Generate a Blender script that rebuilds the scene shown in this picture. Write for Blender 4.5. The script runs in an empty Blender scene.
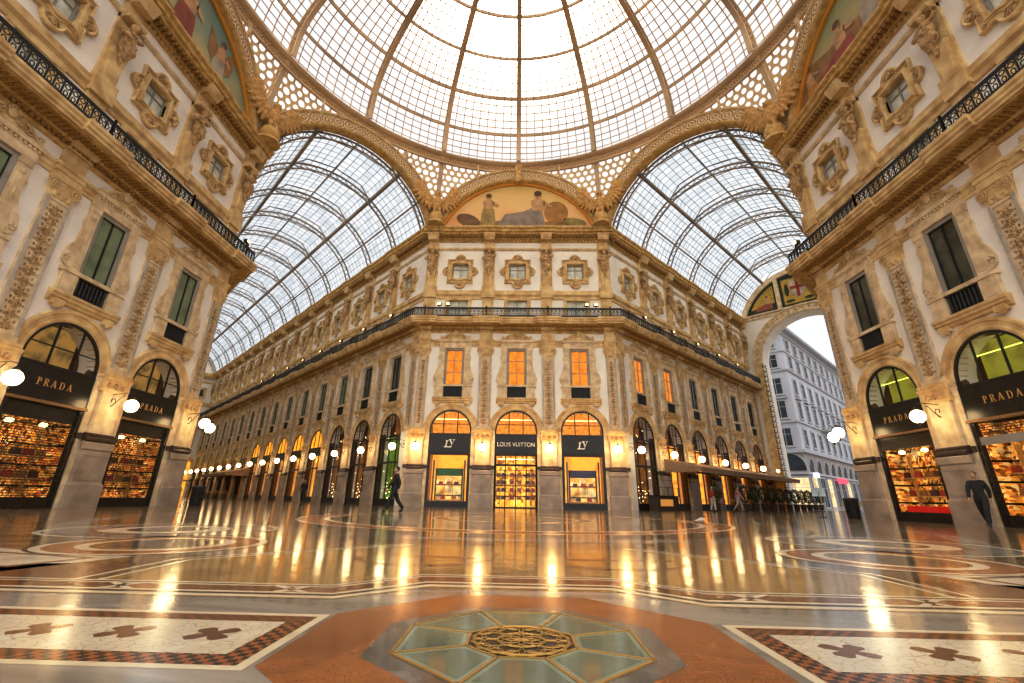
import bpy, bmesh, math, random
from math import sin, cos, pi, sqrt, radians, atan2, tan, hypot
from mathutils import Vector, Matrix
random.seed(7)
SC = bpy.context.scene
COL = SC.collection
# ------------------------------------------------------------------ layout (metres)
R, HW, B = 17.229, 7.3054, 4.7          # octagon apothem, half length of a face, bay width
S2 = 2 ** -0.5
ZI, RA = 5.10, 1.5                       # impost height, arch radius
ZD0, ZD1, OD = 13.05, 13.5, 1.4          # balcony slab and its projection
ZC0, ZC1, OC = 20.8, 21.8, 0.95          # upper cornice
ZV, RV, RVO = 19.9, 7.0, 8.2             # centre, inner and outer radius of the big arches
NL, NR = 15, 6                           # bays of the left and right arcades
FR = {'front': ((0, R), 0.0), 'left': ((-R, 0), pi / 2), 'right': ((R, 0), -pi / 2),
      'larc': ((-HW, R), -pi / 4), 'rarc': ((HW, R), pi / 4), 'lback': ((-R, HW), 3 * pi / 4), 'rback': ((R, HW), -3 * pi / 4)}

# ------------------------------------------------------------------ materials
def nmat(name):
    m = bpy.data.materials.new(name); m.use_nodes = True
    nt = m.node_tree; nt.nodes.clear()
    out = nt.nodes.new('ShaderNodeOutputMaterial')
    return m, nt, out
def N(nt, t, **kw):
    n = nt.nodes.new(t)
    for k, v in kw.items():
        if k in n.inputs: n.inputs[k].default_value = v
        else: setattr(n, k, v)
    return n
def L(nt, a, b): nt.links.new(a, b)
def c4(c): return (c[0], c[1], c[2], 1.0)
def coords(nt, kind='Object'):
    return N(nt, 'ShaderNodeTexCoord').outputs[kind]
def wpos(nt):
    return N(nt, 'ShaderNodeNewGeometry').outputs['Position']
def pbr(name, col, rough=0.7, metal=0.0, var=0.18, scale=1.5, bump=0.0, bscale=20.0, spec=0.4, col2=None, detail=6, bdist=0.02, world=True):
    m, nt, out = nmat(name)
    p = N(nt, 'ShaderNodeBsdfPrincipled', Roughness=rough, Metallic=metal)
    p.inputs['Specular IOR Level'].default_value = spec
    L(nt, p.outputs[0], out.inputs[0])
    co = wpos(nt) if world else coords(nt)
    n = N(nt, 'ShaderNodeTexNoise', Scale=scale, Detail=detail); L(nt, co, n.inputs['Vector'])
    mx = N(nt, 'ShaderNodeMix', data_type='RGBA')
    c2 = col2 if col2 else tuple(c * (1 - var * 2) for c in col)
    mx.inputs[6].default_value = c4(c2); mx.inputs[7].default_value = c4(tuple(min(1, c * (1 + var * .4)) for c in col))
    cr = N(nt, 'ShaderNodeMapRange'); cr.inputs[1].default_value = .3; cr.inputs[2].default_value = .65
    L(nt, n.outputs[0], cr.inputs[0]); L(nt, cr.outputs[0], mx.inputs[0]); L(nt, mx.outputs[2], p.inputs['Base Color'])
    if bump:
        n2 = N(nt, 'ShaderNodeTexNoise', Scale=bscale, Detail=4); L(nt, co, n2.inputs['Vector'])
        b = N(nt, 'ShaderNodeBump', Strength=bump, Distance=bdist); L(nt, n2.outputs[0], b.inputs['Height']); L(nt, b.outputs[0], p.inputs['Normal'])
    return m
def emit(name, col, s, var=0, scale=6, col2=(0, 0, 0)):
    m, nt, out = nmat(name)
    e = N(nt, 'ShaderNodeEmission', Color=c4(col), Strength=s); L(nt, e.outputs[0], out.inputs[0])
    if var:
        n = N(nt, 'ShaderNodeTexNoise', Scale=scale, Detail=3); L(nt, coords(nt), n.inputs['Vector'])
        mx = N(nt, 'ShaderNodeMix', data_type='RGBA'); mx.inputs[6].default_value = c4(col2); mx.inputs[7].default_value = c4(col)
        cr = N(nt, 'ShaderNodeMapRange'); cr.inputs[1].default_value = .5 - var / 2; cr.inputs[2].default_value = .55
        L(nt, n.outputs[0], cr.inputs[0]); L(nt, cr.outputs[0], mx.inputs[0]); L(nt, mx.outputs[2], e.inputs[0])
    return m
def goods_mat(name, cols, s, scale=7.0, brick=(1.4, 2.2)):
    """lit shop interior: shelves with mixed goods"""
    m, nt, out = nmat(name)
    co = coords(nt)
    mp = N(nt, 'ShaderNodeMapping'); mp.inputs['Scale'].default_value = (1, .4, .8); L(nt, co, mp.inputs[0])
    v = N(nt, 'ShaderNodeTexVoronoi', Scale=scale); L(nt, mp.outputs[0], v.inputs['Vector'])
    ramp = N(nt, 'ShaderNodeValToRGB'); ramp.color_ramp.interpolation = 'CONSTANT'
    sx = N(nt, 'ShaderNodeSeparateColor'); L(nt, v.outputs['Color'], sx.inputs[0]); L(nt, sx.outputs[0], ramp.inputs[0])
    els = ramp.color_ramp.elements
    while len(els) < len(cols): els.new(.5)
    for i, c in enumerate(cols): els[i].position = i / len(cols); els[i].color = c4(c)
    n = N(nt, 'ShaderNodeTexNoise', Scale=1.3, Detail=2); L(nt, co, n.inputs['Vector'])
    mr = N(nt, 'ShaderNodeMapRange'); mr.inputs[1].default_value = .3; mr.inputs[2].default_value = .7; mr.inputs[3].default_value = .35; mr.inputs[4].default_value = 1.5
    L(nt, n.outputs[0], mr.inputs[0])
    sz = N(nt, 'ShaderNodeSeparateXYZ'); L(nt, co, sz.inputs[0])
    w = N(nt, 'ShaderNodeMath', operation='FRACT'); ml = N(nt, 'ShaderNodeMath', operation='MULTIPLY'); ml.inputs[1].default_value = brick[0]
    L(nt, sz.outputs[2], ml.inputs[0]); L(nt, ml.outputs[0], w.inputs[0])
    gt = N(nt, 'ShaderNodeMath', operation='GREATER_THAN'); gt.inputs[1].default_value = .1; L(nt, w.outputs[0], gt.inputs[0])
    m1 = N(nt, 'ShaderNodeMath', operation='MULTIPLY'); L(nt, mr.outputs[0], m1.inputs[0]); L(nt, gt.outputs[0], m1.inputs[1])
    m2 = N(nt, 'ShaderNodeMath', operation='MULTIPLY'); m2.inputs[1].default_value = s; L(nt, m1.outputs[0], m2.inputs[0])
    e = N(nt, 'ShaderNodeEmission'); L(nt, ramp.outputs[0], e.inputs[0]); L(nt, m2.outputs[0], e.inputs[1]); L(nt, e.outputs[0], out.inputs[0])
    return m
def glass_mat(name, tint=(1, 1, 1), gloss=0.08, rough=0.03, var=None):
    m, nt, out = nmat(name)
    t = N(nt, 'ShaderNodeBsdfTransparent', Color=c4(tint)); g = N(nt, 'ShaderNodeBsdfGlossy', Roughness=rough)
    mx = N(nt, 'ShaderNodeMixShader'); mx.inputs[0].default_value = gloss
    L(nt, t.outputs[0], mx.inputs[1]); L(nt, g.outputs[0], mx.inputs[2]); L(nt, mx.outputs[0], out.inputs[0])
    if var:
        co = coords(nt, 'UV'); mp = N(nt, 'ShaderNodeVectorMath', operation='FLOOR'); L(nt, co, mp.inputs[0])
        wn = N(nt, 'ShaderNodeTexWhiteNoise', noise_dimensions='2D'); L(nt, mp.outputs[0], wn.inputs['Vector'])
        r = N(nt, 'ShaderNodeMix', data_type='RGBA'); r.inputs[6].default_value = c4(var); r.inputs[7].default_value = c4(tint)
        L(nt, wn.outputs[0], r.inputs[0]); L(nt, r.outputs[2], t.inputs[0])
    return m
def frost_mat(name, tint, var, tr=.35):
    """glazing that lets the sky through and glows a little of its own thickness"""
    m = glass_mat(name, tint, .05, .1, var)
    return m

M = {}
M['stucco'] = pbr('white_stucco', (.94, .91, .87), .85, var=.05, scale=.8, bump=.15, bscale=9)
M['stone'] = pbr('golden_stone', (.78, .62, .34), .75, var=.14, scale=1.7, bump=.5, bscale=14, col2=(.54, .34, .14))
M['stone2'] = pbr('pale_carved_stone', (.82, .69, .48), .75, var=.12, scale=2.2, bump=.6, bscale=22, col2=(.60, .45, .27))
M['carve'] = pbr('carved_relief', (.70, .49, .25), .8, var=.25, scale=7, bump=1, bscale=22, col2=(.30, .17, .06), bdist=.05)  # dark mottling paints in the shade of carved crevices
M['ochre'] = pbr('ochre_cornice', (.74, .55, .23), .75, var=.14, scale=3, bump=.4, bscale=16, col2=(.52, .30, .10))
M['dentil'] = pbr('ochre_ornament', (.58, .33, .11), .8, var=.3, scale=14, bump=1, bscale=30, col2=(.22, .10, .025), bdist=.05)
M['marble'] = pbr('pier_marble', (.50, .41, .33), .35, var=.1, scale=1.2, bump=.05, bscale=10, col2=(.32, .25, .19))
M['greymarble'] = pbr('grey_marble_border', (.60, .54, .46), .5, var=.1, scale=2, col2=(.42, .37, .31))
M['redmarble'] = pbr('dark_red_marble', (.10, .055, .035), .3, var=.25, scale=5)
M['black'] = pbr('black_panel', (.018, .014, .012), .22, var=.2, scale=2)
M['iron'] = pbr('black_iron', (.022, .02, .02), .45, var=.2, scale=5)
M['gold'] = pbr('gilt_lettering', (.80, .52, .18), .35, metal=.5, var=.05)
M['bronze'] = pbr('bronze', (.34, .20, .08), .5, metal=.3, var=.1)
M['silver'] = pbr('pale_lettering', (.98, .93, .82), .6, metal=0, var=.03)
M['rib'] = pbr('dome_iron', (.80, .64, .45), .6, var=.1, scale=.4, col2=(.56, .43, .30))
M['rib2'] = pbr('dome_bar', (.88, .68, .46), .6, var=.1, scale=.4)
M['vrib'] = pbr('vault_iron', (.36, .30, .24), .6, var=.2, scale=.5)
M['vbar'] = pbr('vault_bar', (.60, .56, .50), .6, var=.2, scale=.5)
M['dglass'] = frost_mat('dome_glass', (.99, .98, .97), (.93, .94, .97))
M['vglass'] = frost_mat('vault_glass', (.97, .98, 1.0), (.76, .81, .83))
M['pane_blue'] = pbr('window_painted_sky_reflection', (.80, .82, .78), .2, var=.1, scale=1.6, spec=.6, col2=(.45, .48, .40))  # sky reflection painted into the panes as a pale base colour
M['pane_green'] = pbr('green_shutter', (.30, .36, .22), .4, var=.15, scale=1.5, col2=(.19, .24, .14))
M['pane_dark'] = pbr('dark_window', (.10, .10, .07), .15, var=.3, scale=1.5, spec=.8, col2=(.03, .03, .02))
M['pane_warm'] = emit('lit_window', (1.0, .36, .05), .95, .5, 2.0, (.6, .15, .015))
M['pane_shop'] = goods_mat('lit_window_goods', [(1, .5, .1), (1, .7, .25), (.5, .15, .02), (1, .6, .12)], 1.3, 5)
M['reveal'] = pbr('grey_window_reveal', (.42, .38, .33), .7, var=.1)
M['globe'] = emit('lamp_globe', (1.0, .74, .40), 15.0)
M['shopglass'] = glass_mat('shop_glass', (1, 1, 1), .03, .02)
M['int_lv'] = goods_mat('lit_shelves', [(1, .44, .04), (1, .5, .07), (.9, .34, .02), (.4, .13, .01), (1, .58, .14)], 1.35, 6)
M['int_prada'] = goods_mat('boutique_interior', [(1, .44, .07), (.85, .30, .03), (.30, .08, .01), (1, .58, .18), (.12, .035, .006), (.9, .34, .04), (.5, .10, .02), (.7, .26, .03)], .85, 13)
M['int_warm'] = emit('warm_interior', (1, .42, .04), 1.25, .8, 1.6, (.40, .10, .008))
M['int_side'] = pbr('warm_wood', (.75, .38, .10), .5, var=.2, scale=4)
M['int_dim'] = emit('dim_interior', (.30, .11, .025), .8, .6, 2.5, (.02, .012, .006))
M['int_lun'] = emit('lunette_interior', (1.0, .36, .03), .95, .8, 4.0, (.22, .055, .006))
M['int_lun_dim'] = emit('lunette_dim', (.42, .24, .06), .8, .6, 2.0, (.04, .03, .015))
M['int_lun_green'] = emit('lunette_green', (.50, .46, .05), .55, .6, 1.5, (.20, .16, .02))
M['ceil_glow'] = emit('strip_light', (1, .85, .45), 3.0)
M['lining'] = pbr('room_lining', (.16, .075, .03), .7, var=.2); M['green'] = pbr('green_blind', (.03, .20, .03), .6); M['purple'] = pbr('violet_blind', (.07, .05, .14), .6)
M['leaf'] = pbr('leaf', (.035, .06, .018), .6, var=.5, scale=12)
M['pot'] = pbr('planter', (.05, .035, .025), .6)
M['gilt'] = pbr('gilt_line', (.80, .40, .06), .5, var=.03); M['awning'] = pbr('awning_canvas', (.38, .25, .15), .85, var=.1, scale=3)
M['skin'] = pbr('skin', (.55, .33, .22), .5, var=.05); M['hair'] = pbr('hair', (.03, .02, .015), .6)
M['cloth_black'] = pbr('dark_cloth', (.03, .028, .03), .85); M['cloth_red'] = pbr('red_cloth', (.45, .06, .03), .85)
M['cloth_pink'] = pbr('pink_cloth', (.55, .28, .30), .85); M['cloth_grey'] = pbr('grey_cloth', (.42, .38, .34), .85)
M['cloth_white'] = pbr('white_cloth', (.72, .66, .58), .85); M['shoe'] = pbr('shoe', (.02, .02, .02), .5)
M['palazzo'] = pbr('pale_palazzo', (.48, .50, .57), .85, var=.05, scale=.2, bump=.1, bscale=3)
M['palazzo_low'] = pbr('palazzo_base', (.36, .33, .32), .85, var=.08, scale=.4)
M['palazzo_trim'] = pbr('palazzo_trim', (.44, .45, .50), .8, var=.05)
M['palwin'] = pbr('palazzo_window', (.05, .065, .08), .5, var=.3, scale=.7, spec=.2)

def uvcut(name, col, kind):
    """cut-out plates: holes are really open"""
    m, nt, out = nmat(name)
    p = N(nt, 'ShaderNodeBsdfPrincipled', Roughness=.6); p.inputs['Base Color'].default_value = c4(col)
    t = N(nt, 'ShaderNodeBsdfTransparent'); mx = N(nt, 'ShaderNodeMixShader')
    L(nt, p.outputs[0], mx.inputs[1]); L(nt, t.outputs[0], mx.inputs[2]); L(nt, mx.outputs[0], out.inputs[0])
    uv = coords(nt, 'UV')
    if kind == 'holes':
        def cell(off, sc, rad):
            a = N(nt, 'ShaderNodeVectorMath', operation='MULTIPLY_ADD'); a.inputs[1].default_value = (sc, sc / 1.732, 0); a.inputs[2].default_value = (off, off, 0)
            L(nt, uv, a.inputs[0])
            f = N(nt, 'ShaderNodeVectorMath', operation='FRACTION'); L(nt, a.outputs[0], f.inputs[0])
            s = N(nt, 'ShaderNodeVectorMath', operation='SUBTRACT'); s.inputs[1].default_value = (.5, .5, 0); L(nt, f.outputs[0], s.inputs[0])
            k = N(nt, 'ShaderNodeVectorMath', operation='MULTIPLY'); k.inputs[1].default_value = (1, 1.732, 0); L(nt, s.outputs[0], k.inputs[0])
            l = N(nt, 'ShaderNodeVectorMath', operation='LENGTH'); L(nt, k.outputs[0], l.inputs[0])
            g = N(nt, 'ShaderNodeMath', operation='LESS_THAN'); g.inputs[1].default_value = rad; L(nt, l.outputs['Value'], g.inputs[0])
            return g.outputs[0]
        a = cell(0, 1.7, .38); b = cell(.5, 1.7, .30)
        o = N(nt, 'ShaderNodeMath', operation='MAXIMUM'); L(nt, a, o.inputs[0]); L(nt, b, o.inputs[1]); L(nt, o.outputs[0], mx.inputs[0])
    else:
        br = N(nt, 'ShaderNodeTexBrick', Scale=1.0); br.inputs['Color1'].default_value = (1, 1, 1, 1); br.inputs['Color2'].default_value = (1, 1, 1, 1); br.inputs['Mortar'].default_value = (0, 0, 0, 1)
        br.inputs['Mortar Size'].default_value = .012 if kind == 'grille' else .02; br.inputs['Brick Width'].default_value = .17; br.inputs['Row Height'].default_value = .085
        L(nt, uv, br.inputs['Vector']); L(nt, br.outputs['Color'], mx.inputs[0])
    return m
M['lattice'] = uvcut('pierced_plate', (.86, .68, .42), 'holes')
M['grille'] = uvcut('roller_grille', (.03, .022, .015), 'grille')

def archband_mat(name, base, dark, freq=1.0):
    """rosettes and scrolls running along a band: UV.x metres along, UV.y 0..1 across"""
    m, nt, out = nmat(name)
    p = N(nt, 'ShaderNodeBsdfPrincipled', Roughness=.7); L(nt, p.outputs[0], out.inputs[0])
    uv = coords(nt, 'UV'); s = N(nt, 'ShaderNodeSeparateXYZ'); L(nt, uv, s.inputs[0])
    a = N(nt, 'ShaderNodeMath', operation='MULTIPLY'); a.inputs[1].default_value = freq; L(nt, s.outputs[0], a.inputs[0])
    f = N(nt, 'ShaderNodeMath', operation='FRACT'); L(nt, a.outputs[0], f.inputs[0])
    c = N(nt, 'ShaderNodeCombineXYZ'); L(nt, f.outputs[0], c.inputs[0]); L(nt, s.outputs[1], c.inputs[1])
    d = N(nt, 'ShaderNodeVectorMath', operation='DISTANCE'); d.inputs[1].default_value = (.5, .5, 0); L(nt, c.outputs[0], d.inputs[0])
    w = N(nt, 'ShaderNodeMath', operation='SINE'); mm = N(nt, 'ShaderNodeMath', operation='MULTIPLY'); mm.inputs[1].default_value = 26; L(nt, d.outputs['Value'], mm.inputs[0]); L(nt, mm.outputs[0], w.inputs[0])
    n = N(nt, 'ShaderNodeTexNoise', Scale=9); L(nt, uv, n.inputs['Vector'])
    ad = N(nt, 'ShaderNodeMath', operation='MULTIPLY_ADD'); ad.inputs[1].default_value = .35; L(nt, w.outputs[0], ad.inputs[0]); L(nt, n.outputs[0], ad.inputs[2])
    mr = N(nt, 'ShaderNodeMapRange'); mr.inputs[1].default_value = .3; mr.inputs[2].default_value = .6; L(nt, ad.outputs[0], mr.inputs[0])
    mx = N(nt, 'ShaderNodeMix', data_type='RGBA'); mx.inputs[6].default_value = c4(dark); mx.inputs[7].default_value = c4(base); L(nt, mr.outputs[0], mx.inputs[0]); L(nt, mx.outputs[2], p.inputs['Base Color'])
    b = N(nt, 'ShaderNodeBump', Strength=.8, Distance=.06); L(nt, ad.outputs[0], b.inputs['Height']); L(nt, b.outputs[0], p.inputs['Normal'])
    return m
M['archband'] = archband_mat('arch_rosettes', (.88, .70, .45), (.45, .30, .15), 1.15)
M['ringband'] = archband_mat('ring_frieze', (.86, .62, .36), (.42, .26, .12), 1.6)

def mosaic_mat(name, top, bot, speck):
    m, nt, out = nmat(name)
    p = N(nt, 'ShaderNodeBsdfPrincipled', Roughness=.6); L(nt, p.outputs[0], out.inputs[0])
    co = coords(nt); s = N(nt, 'ShaderNodeSeparateXYZ'); L(nt, co, s.inputs[0])
    mr = N(nt, 'ShaderNodeMapRange'); mr.inputs[1].default_value = 22.0; mr.inputs[2].default_value = 26.5; L(nt, s.outputs[2], mr.inputs[0])
    n = N(nt, 'ShaderNodeTexNoise', Scale=.5, Detail=6); L(nt, co, n.inputs['Vector'])
    ad = N(nt, 'ShaderNodeMath', operation='MULTIPLY_ADD'); ad.inputs[1].default_value = 1.2; ad.inputs[2].default_value = -.6; L(nt, n.outputs[0], ad.inputs[0])
    a2 = N(nt, 'ShaderNodeMath', operation='ADD'); L(nt, mr.outputs[0], a2.inputs[0]); L(nt, ad.outputs[0], a2.inputs[1])
    rp = N(nt, 'ShaderNodeValToRGB'); e = rp.color_ramp.elements; e[0].position = .1; e[0].color = c4(bot); e[1].position = .9; e[1].color = c4(top)
    x = e.new(.45); x.color = c4(speck); L(nt, a2.outputs[0], rp.inputs[0]); L(nt, rp.outputs[0], p.inputs['Base Color'])
    return m
M['mos_gold'] = mosaic_mat('gold_sky_mosaic', (.82, .62, .26), (.85, .50, .22), (.88, .62, .30))
M['mos_green'] = mosaic_mat('green_sky_mosaic', (.25, .36, .30), (.62, .50, .22), (.40, .44, .28))
M['mos_olive'] = mosaic_mat('olive_sky_mosaic', (.42, .44, .22), (.35, .22, .12), (.55, .46, .22))

def stonefloor(name, c1, c2, scale=.6, rough=.14, stretch=(1, 1, 1), bump=.012, vein=None):
    m, nt, out = nmat(name)
    p = N(nt, 'ShaderNodeBsdfPrincipled', Roughness=rough); p.inputs['Specular IOR Level'].default_value = .9; p.inputs['Coat Weight'].default_value = .13; p.inputs['Coat Roughness'].default_value = .11; L(nt, p.outputs[0], out.inputs[0])
    co = wpos(nt); mp = N(nt, 'ShaderNodeMapping'); mp.inputs['Scale'].default_value = stretch; L(nt, co, mp.inputs[0])
    n = N(nt, 'ShaderNodeTexNoise', Scale=scale, Detail=8, Distortion=1.2); L(nt, mp.outputs[0], n.inputs['Vector'])
    mr = N(nt, 'ShaderNodeMapRange'); mr.inputs[1].default_value = .35; mr.inputs[2].default_value = .65; L(nt, n.outputs[0], mr.inputs[0])
    mx = N(nt, 'ShaderNodeMix', data_type='RGBA'); mx.inputs[6].default_value = c4(c1); mx.inputs[7].default_value = c4(c2); L(nt, mr.outputs[0], mx.inputs[0])
    L(nt, mx.outputs[2], p.inputs['Base Color'])
    if vein:
        v = N(nt, 'ShaderNodeTexVoronoi', Scale=vein[0], feature='DISTANCE_TO_EDGE'); L(nt, co, v.inputs['Vector'])
        g = N(nt, 'ShaderNodeMapRange'); g.inputs[1].default_value = 0; g.inputs[2].default_value = vein[1]; L(nt, v.outputs['Distance'], g.inputs[0])
        m2 = N(nt, 'ShaderNodeMix', data_type='RGBA'); m2.inputs[6].default_value = c4(vein[2]); L(nt, g.outputs[0], m2.inputs[0]); L(nt, mx.outputs[2], m2.inputs[7]); L(nt, m2.outputs[2], p.inputs['Base Color'])
    nb = N(nt, 'ShaderNodeTexNoise', Scale=3.5, Detail=3); L(nt, co, nb.inputs['Vector'])
    b = N(nt, 'ShaderNodeBump', Strength=.24, Distance=bump); L(nt, nb.outputs[0], b.inputs['Height']); L(nt, b.outputs[0], p.inputs['Normal'])
    rr = N(nt, 'ShaderNodeTexNoise', Scale=1.1, Detail=3); L(nt, co, rr.inputs['Vector'])
    r2 = N(nt, 'ShaderNodeMapRange'); r2.inputs[3].default_value = rough * .6; r2.inputs[4].default_value = rough * 1.5; L(nt, rr.outputs[0], r2.inputs[0]); L(nt, r2.outputs[0], p.inputs['Roughness'])
    return m
F = {}
F['base'] = stonefloor('floor_beige_marble', (.12, .07, .035), (.36, .25, .14), 2.2, .11, (.35, 1.2, 1))
F['grey'] = stonefloor('floor_grey_marble', (.17, .15, .13), (.40, .36, .31), 1.1, .13, (.4, 1.6, 1))
F['gold'] = stonefloor('floor_gold_mosaic', (.30, .19, .07), (.48, .33, .14), 2.6, .11, vein=(14, .04, (.22, .12, .05)))
F['red'] = stonefloor('floor_red_mosaic', (.21, .075, .018), (.34, .13, .032), 2.5, .22, vein=(34, .06, (.22, .07, .025)))
F['rust'] = stonefloor('floor_rust_inlay', (.16, .065, .028), (.24, .11, .05), 3, .13)
F['white'] = stonefloor('floor_white_mosaic', (.54, .47, .36), (.64, .57, .46), 2, .2, vein=(17, .03, (.30, .24, .17)))
F['cream'] = stonefloor('floor_cream_line', (.58, .49, .36), (.66, .57, .43), 2, .2)
F['black'] = stonefloor('floor_dark_line', (.04, .025, .018), (.07, .05, .03), 2, .18)
F['brown'] = stonefloor('floor_brown_inlay', (.13, .05, .02), (.18, .075, .03), 3, .2)
F['dgrey'] = stonefloor('floor_dark_grey_marble', (.07, .062, .056), (.20, .18, .16), 3.2, .13)
F['out'] = stonefloor('street_paving', (.30, .28, .26), (.40, .37, .34), .4, .25)
def checker_mat():
    m, nt, out = nmat('floor_checker_band')
    p = N(nt, 'ShaderNodeBsdfPrincipled', Roughness=.2); L(nt, p.outputs[0], out.inputs[0])
    c = N(nt, 'ShaderNodeTexChecker', Scale=1.0); c.inputs['Color1'].default_value = (.035, .022, .014, 1); c.inputs['Color2'].default_value = (.30, .10, .03, 1)
    mp = N(nt, 'ShaderNodeMapping'); mp.inputs['Scale'].default_value = (26, 26, 0); mp.inputs['Location'].default_value = (0, 0, .5)
    L(nt, wpos(nt), mp.inputs[0]); L(nt, mp.outputs[0], c.inputs['Vector']); L(nt, c.outputs[0], p.inputs['Base Color'])
    return m
F['check'] = checker_mat()

# ------------------------------------------------------------------ mesh builder
class MB:
    def __init__(s): s.v = []; s.f = []; s.uv = {}
    def add(s, vs, fs, uvs=None):
        o = len(s.v); s.v += [tuple(p) for p in vs]
        for i, f in enumerate(fs):
            s.f.append(tuple(o + k for k in f))
            if uvs: s.uv[len(s.f) - 1] = [uvs[k] for k in f]
        return s
    def box(s, x0, x1, y0, y1, z0, z1):
        v = [(x0, y0, z0), (x1, y0, z0), (x1, y1, z0), (x0, y1, z0), (x0, y0, z1), (x1, y0, z1), (x1, y1, z1), (x0, y1, z1)]
        return s.add(v, [(0, 3, 2, 1), (4, 5, 6, 7), (0, 1, 5, 4), (1, 2, 6, 5), (2, 3, 7, 6), (3, 0, 4, 7)])
    def frustum(s, x, y, z0, z1, a0, b0, a1, b1):
        v = [(x - a0, y - b0, z0), (x + a0, y - b0, z0), (x + a0, y + b0, z0), (x - a0, y + b0, z0), (x - a1, y - b1, z1), (x + a1, y - b1, z1), (x + a1, y + b1, z1), (x - a1, y + b1, z1)]
        return s.add(v, [(0, 3, 2, 1), (4, 5, 6, 7), (0, 1, 5, 4), (1, 2, 6, 5), (2, 3, 7, 6), (3, 0, 4, 7)])
    def prism(s, pts, y0, y1):
        """polygon in the x,z plane extruded in y"""
        n = len(pts)
        v = [(p[0], y0, p[1]) for p in pts] + [(p[0], y1, p[1]) for p in pts]
        return s.add(v, [tuple(range(n)), tuple(range(2 * n - 1, n - 1, -1))] + [(i, i + n, (i + 1) % n + n, (i + 1) % n) for i in range(n)])
    def flat(s, pts, z):
        return s.add([(p[0], p[1], z) for p in pts], [tuple(range(len(pts)))])
    def rings(s, loops, closed=True, cap=False, uvs=None):
        n = len(loops[0]); o = len(s.v)
        for lp in loops: s.v += [tuple(p) for p in lp]
        m = n if closed else n - 1
        for a in range(len(loops) - 1):
            for i in range(m):
                j = (i + 1) % n
                s.f.append((o + a * n + i, o + a * n + j, o + (a + 1) * n + j, o + (a + 1) * n + i))
                if uvs: s.uv[len(s.f) - 1] = [uvs(a, i), uvs(a, i + 1), uvs(a + 1, i + 1), uvs(a + 1, i)]
        if cap:
            s.f.append(tuple(o + i for i in range(n))[::-1]); s.f.append(tuple(o + (len(loops) - 1) * n + i for i in range(n)))
        return s
    def lathe(s, prof, x=0, y=0, n=16, cap=True):
        return s.rings([[(x + r * cos(2 * pi * i / n), y + r * sin(2 * pi * i / n), z) for i in range(n)] for r, z in prof], True, cap)
    def ell(s, c, r, nu=12, nv=8):
        lp = []
        for j in range(nv + 1):
            t = -pi / 2 + pi * j / nv; k = max(cos(t), .02)
            lp.append([(c[0] + r[0] * k * cos(2 * pi * i / nu), c[1] + r[1] * k * sin(2 * pi * i / nu), c[2] + r[2] * sin(t)) for i in range(nu)])
        return s.rings(lp, True, True)
    def tube(s, pts, r, n=6, cap=True, closed=False):
        pts = [Vector(p) for p in pts]; lp = []; m = len(pts)
        for i, p in enumerate(pts):
            a = pts[i - 1] if (i or closed) else p; b = pts[(i + 1) % m] if (i < m - 1 or closed) else p
            d = (b - a).normalized(); u = d.cross(Vector((0, 0, 1)))
            if u.length < .05: u = d.cross(Vector((0, 1, 0)))
            u.normalize(); w = d.cross(u); rr = r[i] if isinstance(r, (list, tuple)) else r
            lp.append([tuple(p + u * rr * cos(2 * pi * k / n) + w * rr * sin(2 * pi * k / n)) for k in range(n)])
        if closed: lp.append(lp[0]); cap = False
        return s.rings(lp, True, cap)
    def bar(s, a, b, w, h=None, up=(0, 0, 1)):
        h = h or w; a = Vector(a); b = Vector(b); d = (b - a)
        if d.length < 1e-6: return s
        d.normalize(); u = d.cross(Vector(up))
        if u.length < .01: u = d.cross(Vector((0, 1, .01)))
        u.normalize(); v = u.cross(d)
        q = [u * w / 2 + v * h / 2, u * -w / 2 + v * h / 2, u * -w / 2 - v * h / 2, u * w / 2 - v * h / 2]
        return s.add([a + k for k in q] + [b + k for k in q], [(0, 1, 2, 3), (7, 6, 5, 4), (0, 4, 5, 1), (1, 5, 6, 2), (2, 6, 7, 3), (3, 7, 4, 0)])
    def strip(s, pts, w, h, up=None):
        """ribbon bar following points; pts list of (pos, up)"""
        for (a, ua), (b, ub) in zip(pts[:-1], pts[1:]): s.bar(a, b, w, h, ua)
        return s
    def sweepx(s, prof, x0, x1, m0=0, m1=0):
        """profile of (out,z) swept along x at a face; m: mitre factor for each end"""
        n = len(prof)
        a = [(x0 - m0 * o, -o, z) for o, z in prof]; b = [(x1 + m1 * o, -o, z) for o, z in prof]
        s.add(a + b, [(i, i + n, i + n + 1, i + 1) for i in range(n - 1)] + [tuple(range(n)), tuple(range(2 * n - 1, n - 1, -1))])
        return s
    def arch(s, prof, cx, cz, a0=0, a1=pi, n=24, uvscale=None):
        """profile of (radius,out) swept round an arc"""
        lp = []
        for i in range(n + 1):
            a = a0 + (a1 - a0) * i / n
            lp.append([(cx + r * cos(a), -o, cz + r * sin(a)) for r, o in prof])
        if uvscale:
            rm = prof[0][0]; k = len(prof)
            s.rings(lp, False, False, lambda p, q: (p * (a1 - a0) / n * rm, q / (k - 1)))
        else: s.rings(lp, False)
        for e in (0, n):
            s.f.append(tuple(len(s.v) - (n + 1) * len(prof) + e * len(prof) + i for i in range(len(prof))))
        return s
    def xf(s, mat):
        s.v = [tuple(mat @ Vector(p)) for p in s.v]; return s
    def merge(s, o, mat=None):
        return s.add([tuple(mat @ Vector(p)) if mat else p for p in o.v], o.f)
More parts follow.
